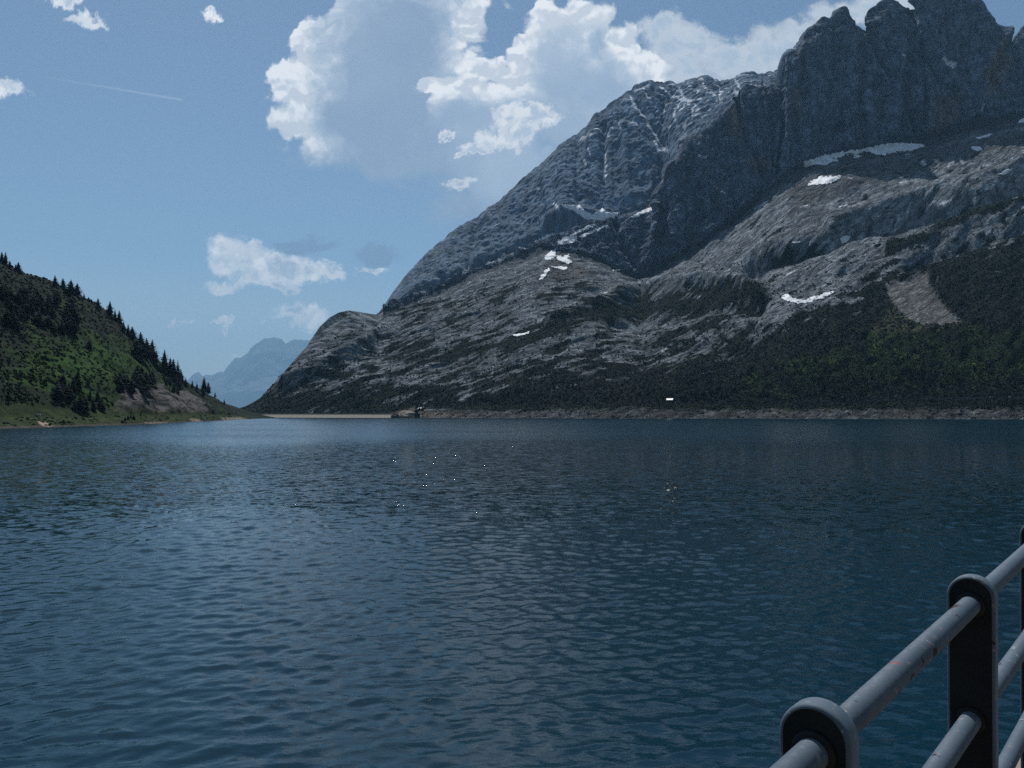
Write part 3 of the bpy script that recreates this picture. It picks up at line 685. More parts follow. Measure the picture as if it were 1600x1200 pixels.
def build_lake():
    rows = np.concatenate([np.arange(2600, 1215, -24.0), np.arange(1215, 790, -1.05), np.arange(790, 700, -1.6), np.arange(700, 652, -1.2), [651.9]])
    Yr = EYE * F / (rows - HY)
    cu = np.concatenate([np.linspace(-2.2, -0.72, 50, endpoint=False), np.arange(-0.72, 0.72, 2.0 / F), np.linspace(0.72, 2.2, 50)])
    YY = Yr[:, None] + 0 * cu[None, :]; XX = Yr[:, None] * cu[None, :]
    dYr = np.abs(np.gradient(Yr))[:, None]
    r = np.random.default_rng(12)
    H = np.zeros(YY.shape, np.float32); DX = np.zeros_like(H); DY = np.zeros_like(H)
    # slow gusts make calmer and rougher patches
    gust = 1 + 0.35 * fbm(XX / 9, YY / 14, 0.5, 3)
    shelter = 0.58 + 0.52 * sstep(YY, 24, 72)
    nw = 84
    for i in range(nw):
        lam = 0.36 * (9.0 ** (i / (nw - 1.0)))                    # 0.4 .. 3.8 m
        th = R(97) + r.normal() * 0.62                             # travels away from the quay, crests lie across the view
        k = 2 * math.pi / lam
        slope = 0.026 * math.exp(-((math.log(lam / 1.1)) / 0.70) ** 2) + 0.0075
        a = slope / k
        fade = sstep(lam / (dYr * abs(math.sin(th)) + 1e-6), 2.6, 5.0)
        ph = k * (XX * math.cos(th) + YY * math.sin(th)) + r.uniform(0, 6.283)
        ph = ph + 1.1 * np.sin(k * 0.23 * (XX * math.cos(th + 1.3) + YY * math.sin(th + 1.3)) + r.uniform(0, 6.283))
        s, c = np.sin(ph), np.cos(ph)
        A = a * fade * gust * shelter
        H += A * c; DX -= 0.7 * A * s * math.cos(th); DY -= 0.7 * A * s * math.sin(th)
    V = np.stack([XX + DX, YY + DY, H], -1)
    nr, nc = H.shape; idx = np.arange(nr * nc).reshape(nr, nc)
    Q = np.stack([idx[:-1, :-1], idx[:-1, 1:], idx[1:, 1:], idx[1:, :-1]], -1).reshape(-1, 4)
    me = mesh_np('lake', V.reshape(-1, 3), Q)
    far = sstep(dYr + 0 * XX, 0.12, 0.8)
    attr_f(me, 'swell', far.ravel()); attr_f(me, 'open_water', sstep(YY, 90, 420).ravel())
    m, n, b = new_mat('lake_water')
    co = n.node('ShaderNodeNewGeometry').outputs['Position']
    p2 = n.v('MULTIPLY', co, (0.55, 1.0, 0.0))
    sw = n.node('ShaderNodeAttribute', attribute_name='swell').outputs['Fac']
    patch = n.lin(n.noise(n.v('MULTIPLY', co, (0.22, 1.0, 0)), 0.02, 5, 0.62), 0.3, 0.7, 0.55, 1.35)
    w2 = n.noise(p2, 4.5, 3, 0.6)
    # fine ripples as a bump close by; beyond the reach of the modelled waves the slopes are read straight from the noise
    bn = n.node('ShaderNodeBump'); bn.inputs['Strength'].default_value = 1.0; bn.inputs['Distance'].default_value = 1.0
    n.put(bn.inputs['Height'], n.mul(w2, 0.017))
    c1 = n.v('SUBTRACT', n.noise(p2, 1.1, 3, 0.6, out=1), (0.5, 0.5, 0.5))
    ow = n.node('ShaderNodeAttribute', attribute_name='open_water').outputs['Fac']
    q = n.v('SCALE', n.v('MULTIPLY', c1, n.v('ABSOLUTE', c1)), n.sub(1.0, n.mul(ow, 0.75)))                     # heavy tails: a few steep facets
    sl = n.v('ADD', n.v('MULTIPLY', c1, (0.55, 0.9, 0.0)), n.v('MULTIPLY', q, (3.4, 8.0, 0.0)))
    sl = n.v('SCALE', sl, n.mul(n.mul(sw, patch), 1.0))
    # seen almost edge on, only the wave sides that lean towards the quay show
    ow = n.node('ShaderNodeAttribute', attribute_name='open_water').outputs['Fac']
    sp = n.node('ShaderNodeSeparateXYZ'); n.put(sp.inputs[0], sl)
    lean = n.add(n.m('ABSOLUTE', sp.outputs[1]), 0.05)
    cb = n.node('ShaderNodeCombineXYZ'); n.put(cb.inputs[0], sp.outputs[0])
    n.put(cb.inputs[1], n.add(n.mul(sp.outputs[1], n.sub(1.0, ow)), n.mul(lean, ow)))
    sl = cb.outputs[0]
    nn = n.v('NORMALIZE', n.v('SUBTRACT', bn.outputs[0], sl))
    n.put(b.inputs['Normal'], nn)
    n.put(b.inputs['Base Color'], (0.0003, 0.0205, 0.0365, 1))
    b.inputs['Roughness'].default_value = 0.03; b.inputs['IOR'].default_value = 1.33; b.inputs['Specular IOR Level'].default_value = 0.55
    o = link('lake', me, m); o['kind'] = 'structure'
build_lake()

# ------------------------------------------------------------------ old snow
M_SNOW = plain('old_snow', (0.76, 0.78, 0.80), 0.6, 0.22, 0.09, 0.2)
def snow(sheet, poly, label, jag=1.0, holes=(), group='old snow patches on the mountain'):
    xs = [p[0] for p in poly]; ys = [p[1] for p in poly]
    m = (sheet.QX > min(xs) - 4) & (sheet.QX < max(xs) + 4) & (sheet.QY > min(ys) - 4) & (sheet.QY < max(ys) + 4)
    ii, jj = np.where(m)
    if len(ii) == 0: print('no snow site', label); return
    sub = 4
    i = np.arange(ii.min(), ii.max() + 1 + 1e-6, 1 / sub); j = np.arange(jj.min(), jj.max() + 1 + 1e-6, 1 / sub)
    I, J = np.meshgrid(i, j, indexing='ij')
    # a drift lies smoother than the rock under it: blur the ground a little
    Pb = sheet.P[max(ii.min() - 3, 0):ii.max() + 5, max(jj.min() - 3, 0):jj.max() + 5].copy()
    oi, oj = max(ii.min() - 3, 0), max(jj.min() - 3, 0)
    for _ in range(2):
        Q = Pb.copy(); Q[1:-1, 1:-1] = (Pb[1:-1, 1:-1] * 2 + Pb[:-2, 1:-1] + Pb[2:, 1:-1] + Pb[1:-1, :-2] + Pb[1:-1, 2:]) / 6; Pb = Q
    sm = Sheet.__new__(Sheet); sm.P = Pb
    p = sm.sample(I - oi, J - oj)
    raw = sheet.sample(I, J)
    du = np.gradient(p, axis=1); dv = np.gradient(p, axis=0); N = np.cross(du, dv); N /= np.linalg.norm(N, axis=-1, keepdims=True) + 1e-9
    lift = np.maximum(np.sum((raw - p) * N, -1), 0)
    qx = 800 + F * p[..., 0] / p[..., 1]; qy = HY - F * (p[..., 2] - EYE) / p[..., 1]
    nz = fbm(p[..., 0] / 9, p[..., 1] / 9, p[..., 2] / 9, 3)
    ins = inpoly(qx + nz * 5 * jag, qy + nz * 4 * jag, poly)
    for hole in holes: ins &= ~inpoly(qx + nz * 6 * jag, qy + nz * 4 * jag, hole)
    f = ins[:-1, :-1] & ins[1:, 1:] & ins[:-1, 1:] & ins[1:, :-1]
    if not f.any(): print('empty snow', label); return
    lab_ = np.where(f, np.arange(f.size).reshape(f.shape) + 1, 0)
    for _ in range(4000):
        g_ = np.pad(lab_, 1); b_ = np.maximum.reduce([lab_, g_[:-2, 1:-1], g_[2:, 1:-1], g_[1:-1, :-2], g_[1:-1, 2:]]) * f
        if (b_ == lab_).all(): break
        lab_ = b_
    ids_, cnt_ = np.unique(lab_[f], return_counts=True); f = lab_ == ids_[np.argmax(cnt_)]
    nr, nc = I.shape; idx = np.arange(nr * nc).reshape(nr, nc)
    q = np.stack([idx[:-1, :-1], idx[:-1, 1:], idx[1:, 1:], idx[1:, :-1]], -1)[f]
    top = (p + N * (lift * 0.35 + 1.3)[..., None]).reshape(-1, 3); bot = (p - N * 2.0).reshape(-1, 3)
    used = np.unique(q); mp = -np.ones(nr * nc, int); mp[used] = np.arange(len(used)); q = mp[q]
    V = np.concatenate([top[used], bot[used]]); nu = len(used)
    e = np.concatenate([q[:, [0, 1]], q[:, [1, 2]], q[:, [2, 3]], q[:, [3, 0]]])
    key = {}
    for a, b in e.tolist(): key[(a, b)] = True
    side = [(b, a, a + nu, b + nu) for (a, b) in key if (b, a) not in key]
    Qs = np.concatenate([q, np.array(side)]) if side else q
    cen = V.mean(0)
    me = mesh_np('snow_patch', V - cen, Qs)
    o = link('snow_patch', me, M_SNOW); o.location = cen
    tag(o, label, 'snow patch', group)
snow(Cs, [(876, 319), (884, 320), (906, 321), (914, 329), (926, 334), (936, 330), (942, 325), (948, 332), (970, 333), (956, 342), (940, 346), (915, 344), (898, 332), (880, 325)], 'broad white snow fan at the foot of the fluted grey cliff', 0.6)
snow(Cs, [(843, 372), (856, 366), (884, 361), (880, 366), (862, 371), (850, 380), (838, 384)], 'thin bluish snow strip along the cliff foot left of the snow fan', 0.5)
snow(S, [(886, 369), (920, 352), (934, 348), (926, 355), (906, 363), (896, 368)], 'narrow snow tongue just below the broad snow fan', 0.5)
snow(S, [(872, 376), (884, 370), (902, 368), (902, 374), (895, 380), (880, 382), (871, 384)], 'white snow patch at mid gully between tongue and lower spots', 0.6)
snow(S, [(902, 370), (930, 358), (952, 351), (950, 354), (930, 362), (908, 372)], 'slanting thin snow line right of the gully patches', 0.4)
snow(S, [(850, 402), (858, 395), (870, 387), (868, 394), (868, 402), (858, 407), (851, 406)], 'wedge shaped snow patch on the left of the gully cluster', 0.5)
snow(S, [(868, 399), (880, 401), (888, 396), (890, 402), (886, 405), (896, 408), (890, 414), (880, 410), (870, 406)], 'ragged snow patch with holes right of the wedge', 0.9)
snow(S, [(850, 414), (866, 417), (888, 417), (884, 423), (870, 420)], 'flat snow strip under the ragged gully patch', 0.5)
snow(S, [(841, 438), (850, 424), (858, 418), (860, 423), (853, 431), (848, 437)], 'lowest pointed snow patch of the gully cluster above brown scree', 0.5)
snow(S, [(984, 340), (1005, 329), (1028, 321), (1026, 326), (1006, 334), (990, 341)], 'slanting snow streak beneath the dark buttress edge', 0.5)
snow(S, [(957, 422), (970, 420), (969, 423), (958, 424)], 'small snow dash below the dark buttress', 0.3)
snow(S, [(799, 524), (816, 521), (830, 518), (826, 522), (806, 526)], 'small lone snow patch low above the dark forest edge', 0.4)
snow(S, [(1255, 252), (1280, 245), (1310, 238), (1345, 233), (1390, 223), (1440, 225), (1445, 228), (1425, 236), (1400, 237), (1380, 243), (1362, 240), (1345, 246), (1320, 250), (1300, 253), (1285, 262), (1262, 270), (1240, 288), (1232, 290), (1250, 274), (1270, 262), (1256, 262)], 'long shaded snow field along the foot of the tall towers', 0.8,
     [[(1303, 249), (1318, 243), (1334, 240), (1333, 246), (1318, 251)], [(1338, 243), (1350, 237), (1362, 238), (1358, 243)], [(1262, 262), (1276, 257), (1290, 258), (1288, 264), (1270, 268)]])
snow(S, [(1258, 290), (1270, 282), (1280, 275), (1290, 276), (1304, 275), (1317, 273), (1308, 282), (1296, 288), (1275, 290)], 'bright snow patch just below the shaded snow field', 1.3)
snow(S, [(1522, 215), (1538, 212), (1554, 206), (1546, 213), (1530, 218)], 'upper right snow patch like a bird on the grey scree', 0.5)
snow(S, [(1516, 230), (1530, 229), (1535, 233), (1528, 237), (1520, 234)], 'short snow patch under the bird shaped one', 0.4)
snow(S, [(1560, 273), (1570, 266), (1584, 262), (1580, 267), (1568, 274)], 'snow patch in the dark trough near the right edge', 0.4)
snow(S, [(1590, 190), (1600, 184), (1612, 182), (1606, 192), (1592, 193)], 'snow patch at the far right under the last tower', 0.4)
snow(S, [(1312, 372), (1320, 368), (1334, 368), (1326, 374), (1322, 380), (1315, 382)], 'triangular snow patch in the middle of the bare slabs', 0.5)
snow(S, [(1236, 379), (1252, 377), (1250, 380), (1238, 381)], 'tiny snow dash left of the triangular patch', 0.3)
snow(S, [(1219, 466), (1226, 462), (1231, 459), (1238, 466), (1256, 470), (1276, 463), (1296, 456), (1306, 455), (1296, 462), (1276, 470), (1262, 475), (1246, 475), (1228, 471)], 'curved bright snow patch lying on the forest edge', 0.9)

# ------------------------------------------------------------------ trees and scrub
def conifer_mesh(seed, whorls=13, width=0.19, ragged=0.35):
    r = random.Random(seed); V = []; Fc = []
    V0 = []
    for w in range(whorls):
        t = w / (whorls - 1.0); z = 0.10 + 0.88 * t
        rad = width * ((1 - t ** 1.7) ** 0.95) * (0.8 + 0.2 * min(1, t * 5)) + 0.02
        k = max(5, int(10 * (1 - 0.5 * t)))
        off = r.uniform(0, 6.28)
        for i in range(k):
            if r.random() < 0.12: continue
            a = off + 6.283 * i / k + r.uniform(-0.25, 0.25)
            L = rad * r.uniform(1 - ragged, 1 + ragged); dz = -0.055 * (1 - 0.6 * t) * r.uniform(0.5, 1.5)
            wd = 0.36 * L + 0.012
            ca_, sa_ = math.cos(a), math.sin(a)
            b = len(V)
            V += [(0.01 * ca_, 0.01 * sa_, z + 0.03), (L * 0.6 * ca_ - wd * sa_, L * 0.6 * sa_ + wd * ca_, z + dz * 0.7), (L * ca_, L * sa_, z + dz), (L * 0.6 * ca_ + wd * sa_, L * 0.6 * sa_ - wd * ca_, z + dz * 0.7)]
            Fc += [(b, b + 1, b + 2), (b, b + 2, b + 3)]
    b = len(V); n = 7
    V += [(width * 0.62 * math.cos(6.283 * i / n), width * 0.62 * math.sin(6.283 * i / n), 0.13) for i in range(n)] + [(0, 0, 1.0), (0, 0, 0.10)]
    for i in range(n): Fc += [(b + i, b + (i + 1) % n, b + n), (b + (i + 1) % n, b + i, b + n + 1)]
    me = bpy.data.meshes.new('crown'); me.from_pydata(V, [], Fc); me.update(); return me
M_CON = leaf_mat('conifer_needles', (0.010, 0.019, 0.012), (0.022, 0.036, 0.018))
M_CON2 = leaf_mat('larch_needles', (0.022, 0.040, 0.014), (0.040, 0.062, 0.020))
M_BARK = plain('bark', (0.05, 0.038, 0.03), 0.9, 0.3, 8)
crowns = []
for sd_, wd in ((1, 0.25), (2, 0.31), (3, 0.22), (4, 0.36), (5, 0.28)):
    me = conifer_mesh(sd_, 13, wd); me.materials.append(M_CON); crowns.append(me)
larch = conifer_mesh(9, 11, 0.2, 0.5); larch.materials.append(M_CON2)
tk = MB(); tk.tube((0, 0, -0.06), (0, 0, 0.6), 0.022, 0.008, 6); trunk_me = tk.mesh('trunk', True); trunk_me.materials.append(M_BARK)
def tree(pos, h, label, group=None, crown=None, wide=1.0):
    e = empty('conifer_tree', tuple(pos), random.uniform(0, 6.28)); e.scale = (h * wide, h * wide, h)
    e.rotation_euler = (random.uniform(-0.03, 0.03), random.uniform(-0.03, 0.03), random.uniform(0, 6.28))
    link('crown', crown or random.choice(crowns), None, e); link('trunk', trunk_me, None, e)
    return tag(e, label, 'tree', group)
# trees standing out on the left skyline: x, top, base in the photograph, and what tells each apart
sky_trees = [
    (3, 394, 410, 'conifer at the very top left corner of the hill crest', 1.0), (9, 395, 413, 'second conifer from the top of the left hill crest', 1.0), (16, 408, 420, 'small conifer just below the top pair on the hill crest', 1.1),
    (24, 413, 424, 'short conifer beside a bushier one high on the left crest', 1.0), (29, 410, 425, 'bushy conifer right of the short one high on the left crest', 1.3),
    (87, 431, 448, 'slim conifer, left one of the first lone pair on the crest', 1.0), (99, 435, 451, 'broad conifer, right one of the first lone pair on the crest', 1.4), (107, 446, 462, 'dark conifer below the lone pair on the hill crest', 1.2),
    (120, 443, 462, 'tall lone pointed conifer on the upper skyline of the hill', 1.35), (132, 458, 468, 'little conifer right of the tall lone pointed one', 1.0), (138, 464, 471, 'tiny round conifer on the crest before the gap', 1.3),
    (154, 466, 482, 'blunt lone conifer mid way along the hill crest', 1.3), (171, 471, 492, 'stout rounded conifer on the crest above the steep drop', 1.35), (179, 484, 500, 'thin conifer directly right of the stout rounded one', 1.0),
    (186, 486, 506, 'ragged conifer left of the step in the crest', 1.1), (193, 502, 520, 'leaning conifer on the step of the hill crest', 1.0), (201, 507, 527, 'narrow conifer right of the step in the crest', 1.0), (207, 511, 531, 'round topped conifer above the dark skyline clump', 1.4),
    (214, 530, 562, 'leftmost tree of the dark clump on the hill skyline', 1.2), (220, 521, 562, 'tallest pointed tree of the dark clump on the skyline', 1.2), (230, 530, 562, 'middle tree in the dark skyline clump', 1.3), (237, 532, 563, 'rightmost tree of the dark clump on the hill skyline', 1.1),
    (244, 549, 568, 'single conifer in the notch right of the dark clump', 1.1), (257, 548, 582, 'tall slender conifer right of the notch on the crest', 1.0), (265, 560, 588, 'conifer joined to the right of the tall slender one', 1.2), (270, 562, 594, 'bushy dark conifer low in the second skyline group', 1.3),
    (278, 565, 598, 'pointed conifer topping the lower end of the second group', 0.9), (283, 577, 600, 'broad conifer at the lower end of the second group', 1.4), (290, 591, 603, 'tiny conifer following the second skyline group', 1.0),
    (301, 594, 606, 'small slim conifer left of the lone pair over the pass', 1.0), (307, 598, 610, 'smaller conifer next to the slim one above the rock cut', 1.0), (319, 590, 614, 'tall layered fir of the lone pair over the pass', 1.1), (326, 597, 615, 'rounded dark conifer right of the tall layered fir', 1.3),
    (318, 608, 620, 'dark little conifer on the slope under the tall layered fir', 1.1), (336, 613, 621, 'tiny conifer down the slope right of the layered fir', 1.0), (350, 624, 633, 'last tiny conifer near the foot of the hill', 1.0)]
for (x, t_, b, lab, wd) in sky_trees:
    p = Ls.locate(x, b, 4.05); h = (b - t_) / F * p[1] * 1.06
    tree(p, h, lab, None, None, wd)
# clumps further down the left hill
ORD = ['leftmost', 'second from left', 'third from left', 'fourth from left', 'fifth from left', 'sixth from left', 'seventh from left', 'eighth from left', 'ninth from left', 'tenth from left',
       'eleventh from left', 'twelfth from left', 'thirteenth from left', 'fourteenth from left', 'fifteenth from left', 'sixteenth from left']
def clump(sheet, poly, n, hmin, hmax, label, group, lo, crown=None, wide=(1.0, 1.4), tries=4000):
    xs = [p[0] for p in poly]; ys = [p[1] for p in poly]; k = 0; pts = []
    while k < n and tries > 0:
        tries -= 1
        x = random.uniform(min(xs), max(xs)); y = random.uniform(min(ys), max(ys))
        if not inpoly(np.array([x]), np.array([y]), poly)[0]: continue
        if any(abs(x - a) < 2.5 and abs(y - b) < 2.0 for a, b in pts): continue
        pts.append((x, y)); k += 1
    pts.sort()
    for k, (x, y) in enumerate(pts):
        lab = label if len(pts) > 16 else (ORD[k] + ' ' + label if k < len(pts) - 1 else 'rightmost ' + label)
        tree(sheet.locate(x, y, lo), random.uniform(hmin, hmax), lab, group, crown, random.uniform(*wide))
clump(Ls, [(0, 455), (60, 462), (100, 470), (125, 490), (120, 525), (60, 520), (0, 515)], 62, 8, 15, 'dark conifer packed in the shadowy wood high on the left hill', 'conifers of the high wood on the left hill', 4.0)
clump(Ls, [(98, 462), (112, 462), (122, 510), (104, 510)], 6, 14, 19, 'tall dark conifer at the right edge of the high hill wood', 'tall conifers edging the high wood', 4.0)
clump(Ls, [(186, 600), (236, 590), (240, 612), (190, 620)], 16, 13, 20, 'tall dark conifer standing above the bare rock cut', 'conifers above the rock cut', 4.0)
clump(Ls, [(78, 598), (130, 600), (135, 645), (100, 642), (80, 628)], 15, 9, 15, 'conifer scattered on the bright green lower slope of the hill', 'conifers on the green lower slope', 4.0)
clump(Ls, [(120, 632), (140, 620), (160, 625), (178, 644), (130, 646)], 9, 8, 13, 'dark conifer left of the bare rock cut near the road', 'conifers left of the rock cut', 4.0)
clump(Ls, [(250, 590), (290, 608), (286, 622), (262, 612)], 12, 8, 14, 'dark conifer below the crest above the right rock cut', 'conifers below the lower crest', 4.0)
clump(Ls, [(190, 650), (240, 652), (240, 657), (190, 658)], 4, 4, 6, 'small conifer on the grassy bank by the water', 'small conifers on the left bank', 3.2)
clump(Ls, [(130, 545), (150, 540), (150, 560), (130, 560)], 2, 8, 10, 'single dark conifer amid the bright green meadow', 'lone conifers in the left meadow', 4.0)
# right shore: firs one can still tell from the scrub
clump(S, [(640, 636), (660, 632), (664, 642), (644, 646)], 5, 9, 14, 'dark fir beside the white roofed hut at the end of the dam', 'firs by the hut at the dam', 3.6)
clump(S, [(1020, 618), (1150, 606), (1160, 622), (1020, 632)], 20, 8, 13, 'dark fir near the lone white roof on the right shore', 'firs near the lone white roof', 3.9)
clump(S, [(1160, 580), (1300, 560), (1320, 618), (1170, 622)], 34, 8, 14, 'fir in the mixed green wood above the right shore', 'firs of the mixed wood above the shore', 3.9)
clump(S, [(1300, 550), (1480, 530), (1500, 612), (1320, 618)], 34, 8, 14, 'fir in the bright scrub below the gravel slide', 'firs below the gravel slide', 3.9)
clump(S, [(1480, 535), (1640, 530), (1640, 610), (1490, 612)], 26, 8, 14, 'fir on the green slope above the guardrail road', 'firs above the guardrail road', 3.9)
clump(S, [(1470, 505), (1560, 500), (1560, 530), (1470, 530)], 8, 8, 12, 'dark fir at the bottom right of the gravel slide', 'firs right of the gravel slide', 3.9)

def lump_mesh(name, seed, mat, n=46, flat=0.62):
    """a shrub: leaf clumps set through a low dome"""
    r = random.Random(seed); V = []; Fc = []
    for i in range(n):
        a = r.uniform(0, 6.283); u_ = r.random() ** 0.5; z = flat * math.sqrt(max(0, 1 - u_ * u_)) * r.uniform(0.45, 1.08)
        c = Vector((u_ * math.cos(a) * 0.5, u_ * math.sin(a) * 0.5, z * 0.62))
        d1 = Vector((r.uniform(-1, 1), r.uniform(-1, 1), r.uniform(-0.7, 0.7))).normalized() * r.uniform(0.12, 0.22)
        d2 = Vector((r.uniform(-1, 1), r.uniform(-1, 1), r.uniform(-0.5, 0.9))).normalized() * r.uniform(0.10, 0.2)
        b = len(V); V += [c - d1, c - d2, c + d1, c + d2]; Fc += [(b, b + 1, b + 2, b + 3)]
    k = 8; b = len(V)
    V += [(0.43 * math.cos(6.283 * i / k), 0.43 * math.sin(6.283 * i / k), -0.12) for i in range(k)] + [(0.30 * math.cos(6.283 * (i + .5) / k), 0.30 * math.sin(6.283 * (i + .5) / k), 0.24 * flat / 0.62) for i in range(k)] + [(0, 0, 0.34 * flat / 0.62)]
    for i in range(k): Fc += [(b + i, b + (i + 1) % k, b + k + i), (b + (i + 1) % k, b + k + (i + 1) % k, b + k + i), (b + k + i, b + k + (i + 1) % k, b + 2 * k)]
    me = bpy.data.meshes.new(name); me.from_pydata(V, [], Fc); me.update(); me.materials.append(mat); return me

def scatter(name, pts, scl, protos, label, seed=1):
    """one stuff object: instances of the shrub meshes on points"""
    me = bpy.data.meshes.new(name); me.vertices.add(len(pts)); me.vertices.foreach_set('co', np.ascontiguousarray(pts, np.float32).ravel()); me.update()
    attr_f(me, 'size', scl)
    o = link(name, me); tag(o, label, None, None, 'stuff')
    for p in protos: me.materials.append(p.materials[0])
    g = bpy.data.node_groups.new(name, 'GeometryNodeTree')
    g.interface.new_socket('Geometry', in_out='INPUT', socket_type='NodeSocketGeometry'); g.interface.new_socket('Geometry', in_out='OUTPUT', socket_type='NodeSocketGeometry')
    N = g.nodes; gi = N.new('NodeGroupInput'); go = N.new('NodeGroupOutput')
    join = N.new('GeometryNodeJoinGeometry')
    for p in protos:
        po = bpy.data.objects.new(name + '_sprig', p)
        oi = N.new('GeometryNodeObjectInfo'); oi.inputs['Object'].default_value = po; oi.inputs['As Instance'].default_value = True
        g.links.new(oi.outputs['Geometry'], join.inputs[0])
    iop = N.new('GeometryNodeInstanceOnPoints'); g.links.new(gi.outputs[0], iop.inputs['Points']); g.links.new(join.outputs[0], iop.inputs['Instance'])
    iop.inputs['Pick Instance'].default_value = True
    ri = N.new('FunctionNodeRandomValue'); ri.data_type = 'INT'; ri.inputs['Max'].default_value = len(protos) - 1
    for s_ in ri.inputs:
        if s_.name == 'Seed': s_.default_value = seed
        if s_.name == 'Max' and s_.type == 'INT': s_.default_value = len(protos) - 1
        if s_.name == 'Min' and s_.type == 'INT': s_.default_value = 0
    g.links.new([x for x in ri.outputs if x.type == 'INT'][0], iop.inputs['Instance Index'])
    rr = N.new('FunctionNodeRandomValue'); rr.data_type = 'FLOAT_VECTOR'
    rr.inputs[0].default_value = (-0.25, -0.25, 0); rr.inputs[1].default_value = (0.25, 0.25, 6.283)
    g.links.new(rr.outputs[0], iop.inputs['Rotation'])
    na = N.new('GeometryNodeInputNamedAttribute'); na.data_type = 'FLOAT'; na.inputs['Name'].default_value = 'size'
    g.links.new([x for x in na.outputs if x.name == 'Attribute' and x.enabled][0], iop.inputs['Scale'])
    g.links.new(iop.outputs[0], go.inputs[0])
    md = o.modifiers.new('scatter', 'NODES'); md.node_group = g
    return o
M_MUGO = leaf_mat('mountain_pine', (0.005, 0.014, 0.008), (0.011, 0.023, 0.011))
M_ALDER = leaf_mat('green_alder', (0.007, 0.016, 0.005), (0.019, 0.038, 0.008))
M_BUSH = leaf_mat('sunlit_shore_alder', (0.020, 0.040, 0.008), (0.066, 0.100, 0.018))  # bright green bushes, their sunlit tops put into the leaf colour
bush = [lump_mesh('bush_sprig', 40 + i, M_BUSH, 46, 0.75) for i in range(3)]
mugo = [lump_mesh('pine_sprig', i, M_MUGO) for i in range(3)]
alder = [lump_mesh('alder_sprig', 20 + i, M_ALDER, 46, 0.75) for i in range(3)]
fir_small = conifer_mesh(33, 8, 0.24); fir_small.materials.append(M_CON)

def pick(sheet, dens, n, inset=0.0):
    q = dens.copy(); q[:, :3] = 0
    area = np.abs(np.gradient(sheet.PY, axis=0)) * np.abs(np.gradient(sheet.PX, axis=1))
    q = (q * area).ravel(); q /= q.sum()
    ids = rng.choice(q.size, n, p=q)
    i, j = np.unravel_index(ids, dens.shape)
    fi = np.clip(i + rng.uniform(-0.5, 0.5, n), 0, dens.shape[0] - 1.01); fj = np.clip(j + rng.uniform(-0.5, 0.5, n), 0, dens.shape[1] - 1.01)
    return sheet.sample(fi, fj), i, j
vis = (S.T > 2.0) & (S.T < 4.1)
dens = S.veg * vis * (1 - S.scree) * (S.PX > 380)
p, i, j = pick(S, dens * (1 - 0.75 * S.grass), 24000)
scatter('mountain_pine_scrub', p - [0, 0, 0.3], rng.uniform(2.0, 5.0, len(p)), mugo, 'dark dwarf pine scrub blanketing the lower right mountainside')
p, i, j = pick(S, dens * S.grass * sstep(S.n3, -0.4, 0.2) + 0.6 * (S.T > 2.0) * (S.T < 3.0) * (S.PX > 660) * sstep(S.n3, -0.2, 0.2), 5500)
scatter('green_scrub', p - [0, 0, 0.3], rng.uniform(1.8, 5.0, len(p)), bush, 'bright green bushes above the right shore')
p, i, j = pick(S, dens * sstep(S.PY, 560, 600) * sstep(S.PX, 700, 900), 1400)
scatter('young_fir_wood', p, rng.uniform(4, 9, len(p)), [fir_small], 'far off dark fir wood above the right shore')
# scattered bushes over the slabs
p, i, j = pick(S, (1 - S.veg) * (S.T > 3.05) * (S.T < 3.9) * sstep(S.PY, 350, 480) * (1 - S.scree) * sstep(S.n3, 0.0, 0.4) * (S.PX > 420), 2200)
scatter('cliff_scrub', p - [0, 0, 0.3], rng.uniform(2.0, 5.0, len(p)), mugo, 'sparse dark pine scrub dotting the bare slabs')
nl = fbm(Ls.P[..., 0] / 28, Ls.P[..., 1] / 28, Ls.P[..., 2] / 28, 3)
dl = (Ls.T > 3.05) * (Ls.T < 4.05) * (1 - 0.93 * Ls.bare) * sstep(nl, -0.25, 0.3) * (Ls.PX < 375)
p, i, j = pick(Ls, dl, 4200)
scatter('alder_scrub', p - [0, 0, 0.2], rng.uniform(1.0, 3.4, len(p)), alder, 'green alder bushes over the left hill')
dl = (Ls.T > 3.05) * (Ls.T < 4.02) * (1 - Ls.bare) * sstep(-nl, -0.1, 0.3) * (Ls.PX < 370) * (0.2 + 2.2 * sstep(Ls.PY, 560, 480))
p, i, j = pick(Ls, dl, 2200)
scatter('dark_scrub', p - [0, 0, 0.2], rng.uniform(1.3, 3.6, len(p)), mugo, 'dark dwarf pine patches over the left hill')
p, i, j = pick(Ls, (Ls.T > 1.7) * (Ls.T < 3.0) * sstep(nl, -0.2, 0.3) * (Ls.PX < 392) * 1.0, 420)
scatter('bank_scrub', p - [0, 0, 0.2], rng.uniform(1.0, 2.6, len(p)), alder, 'low bushes along the left grassy bank')

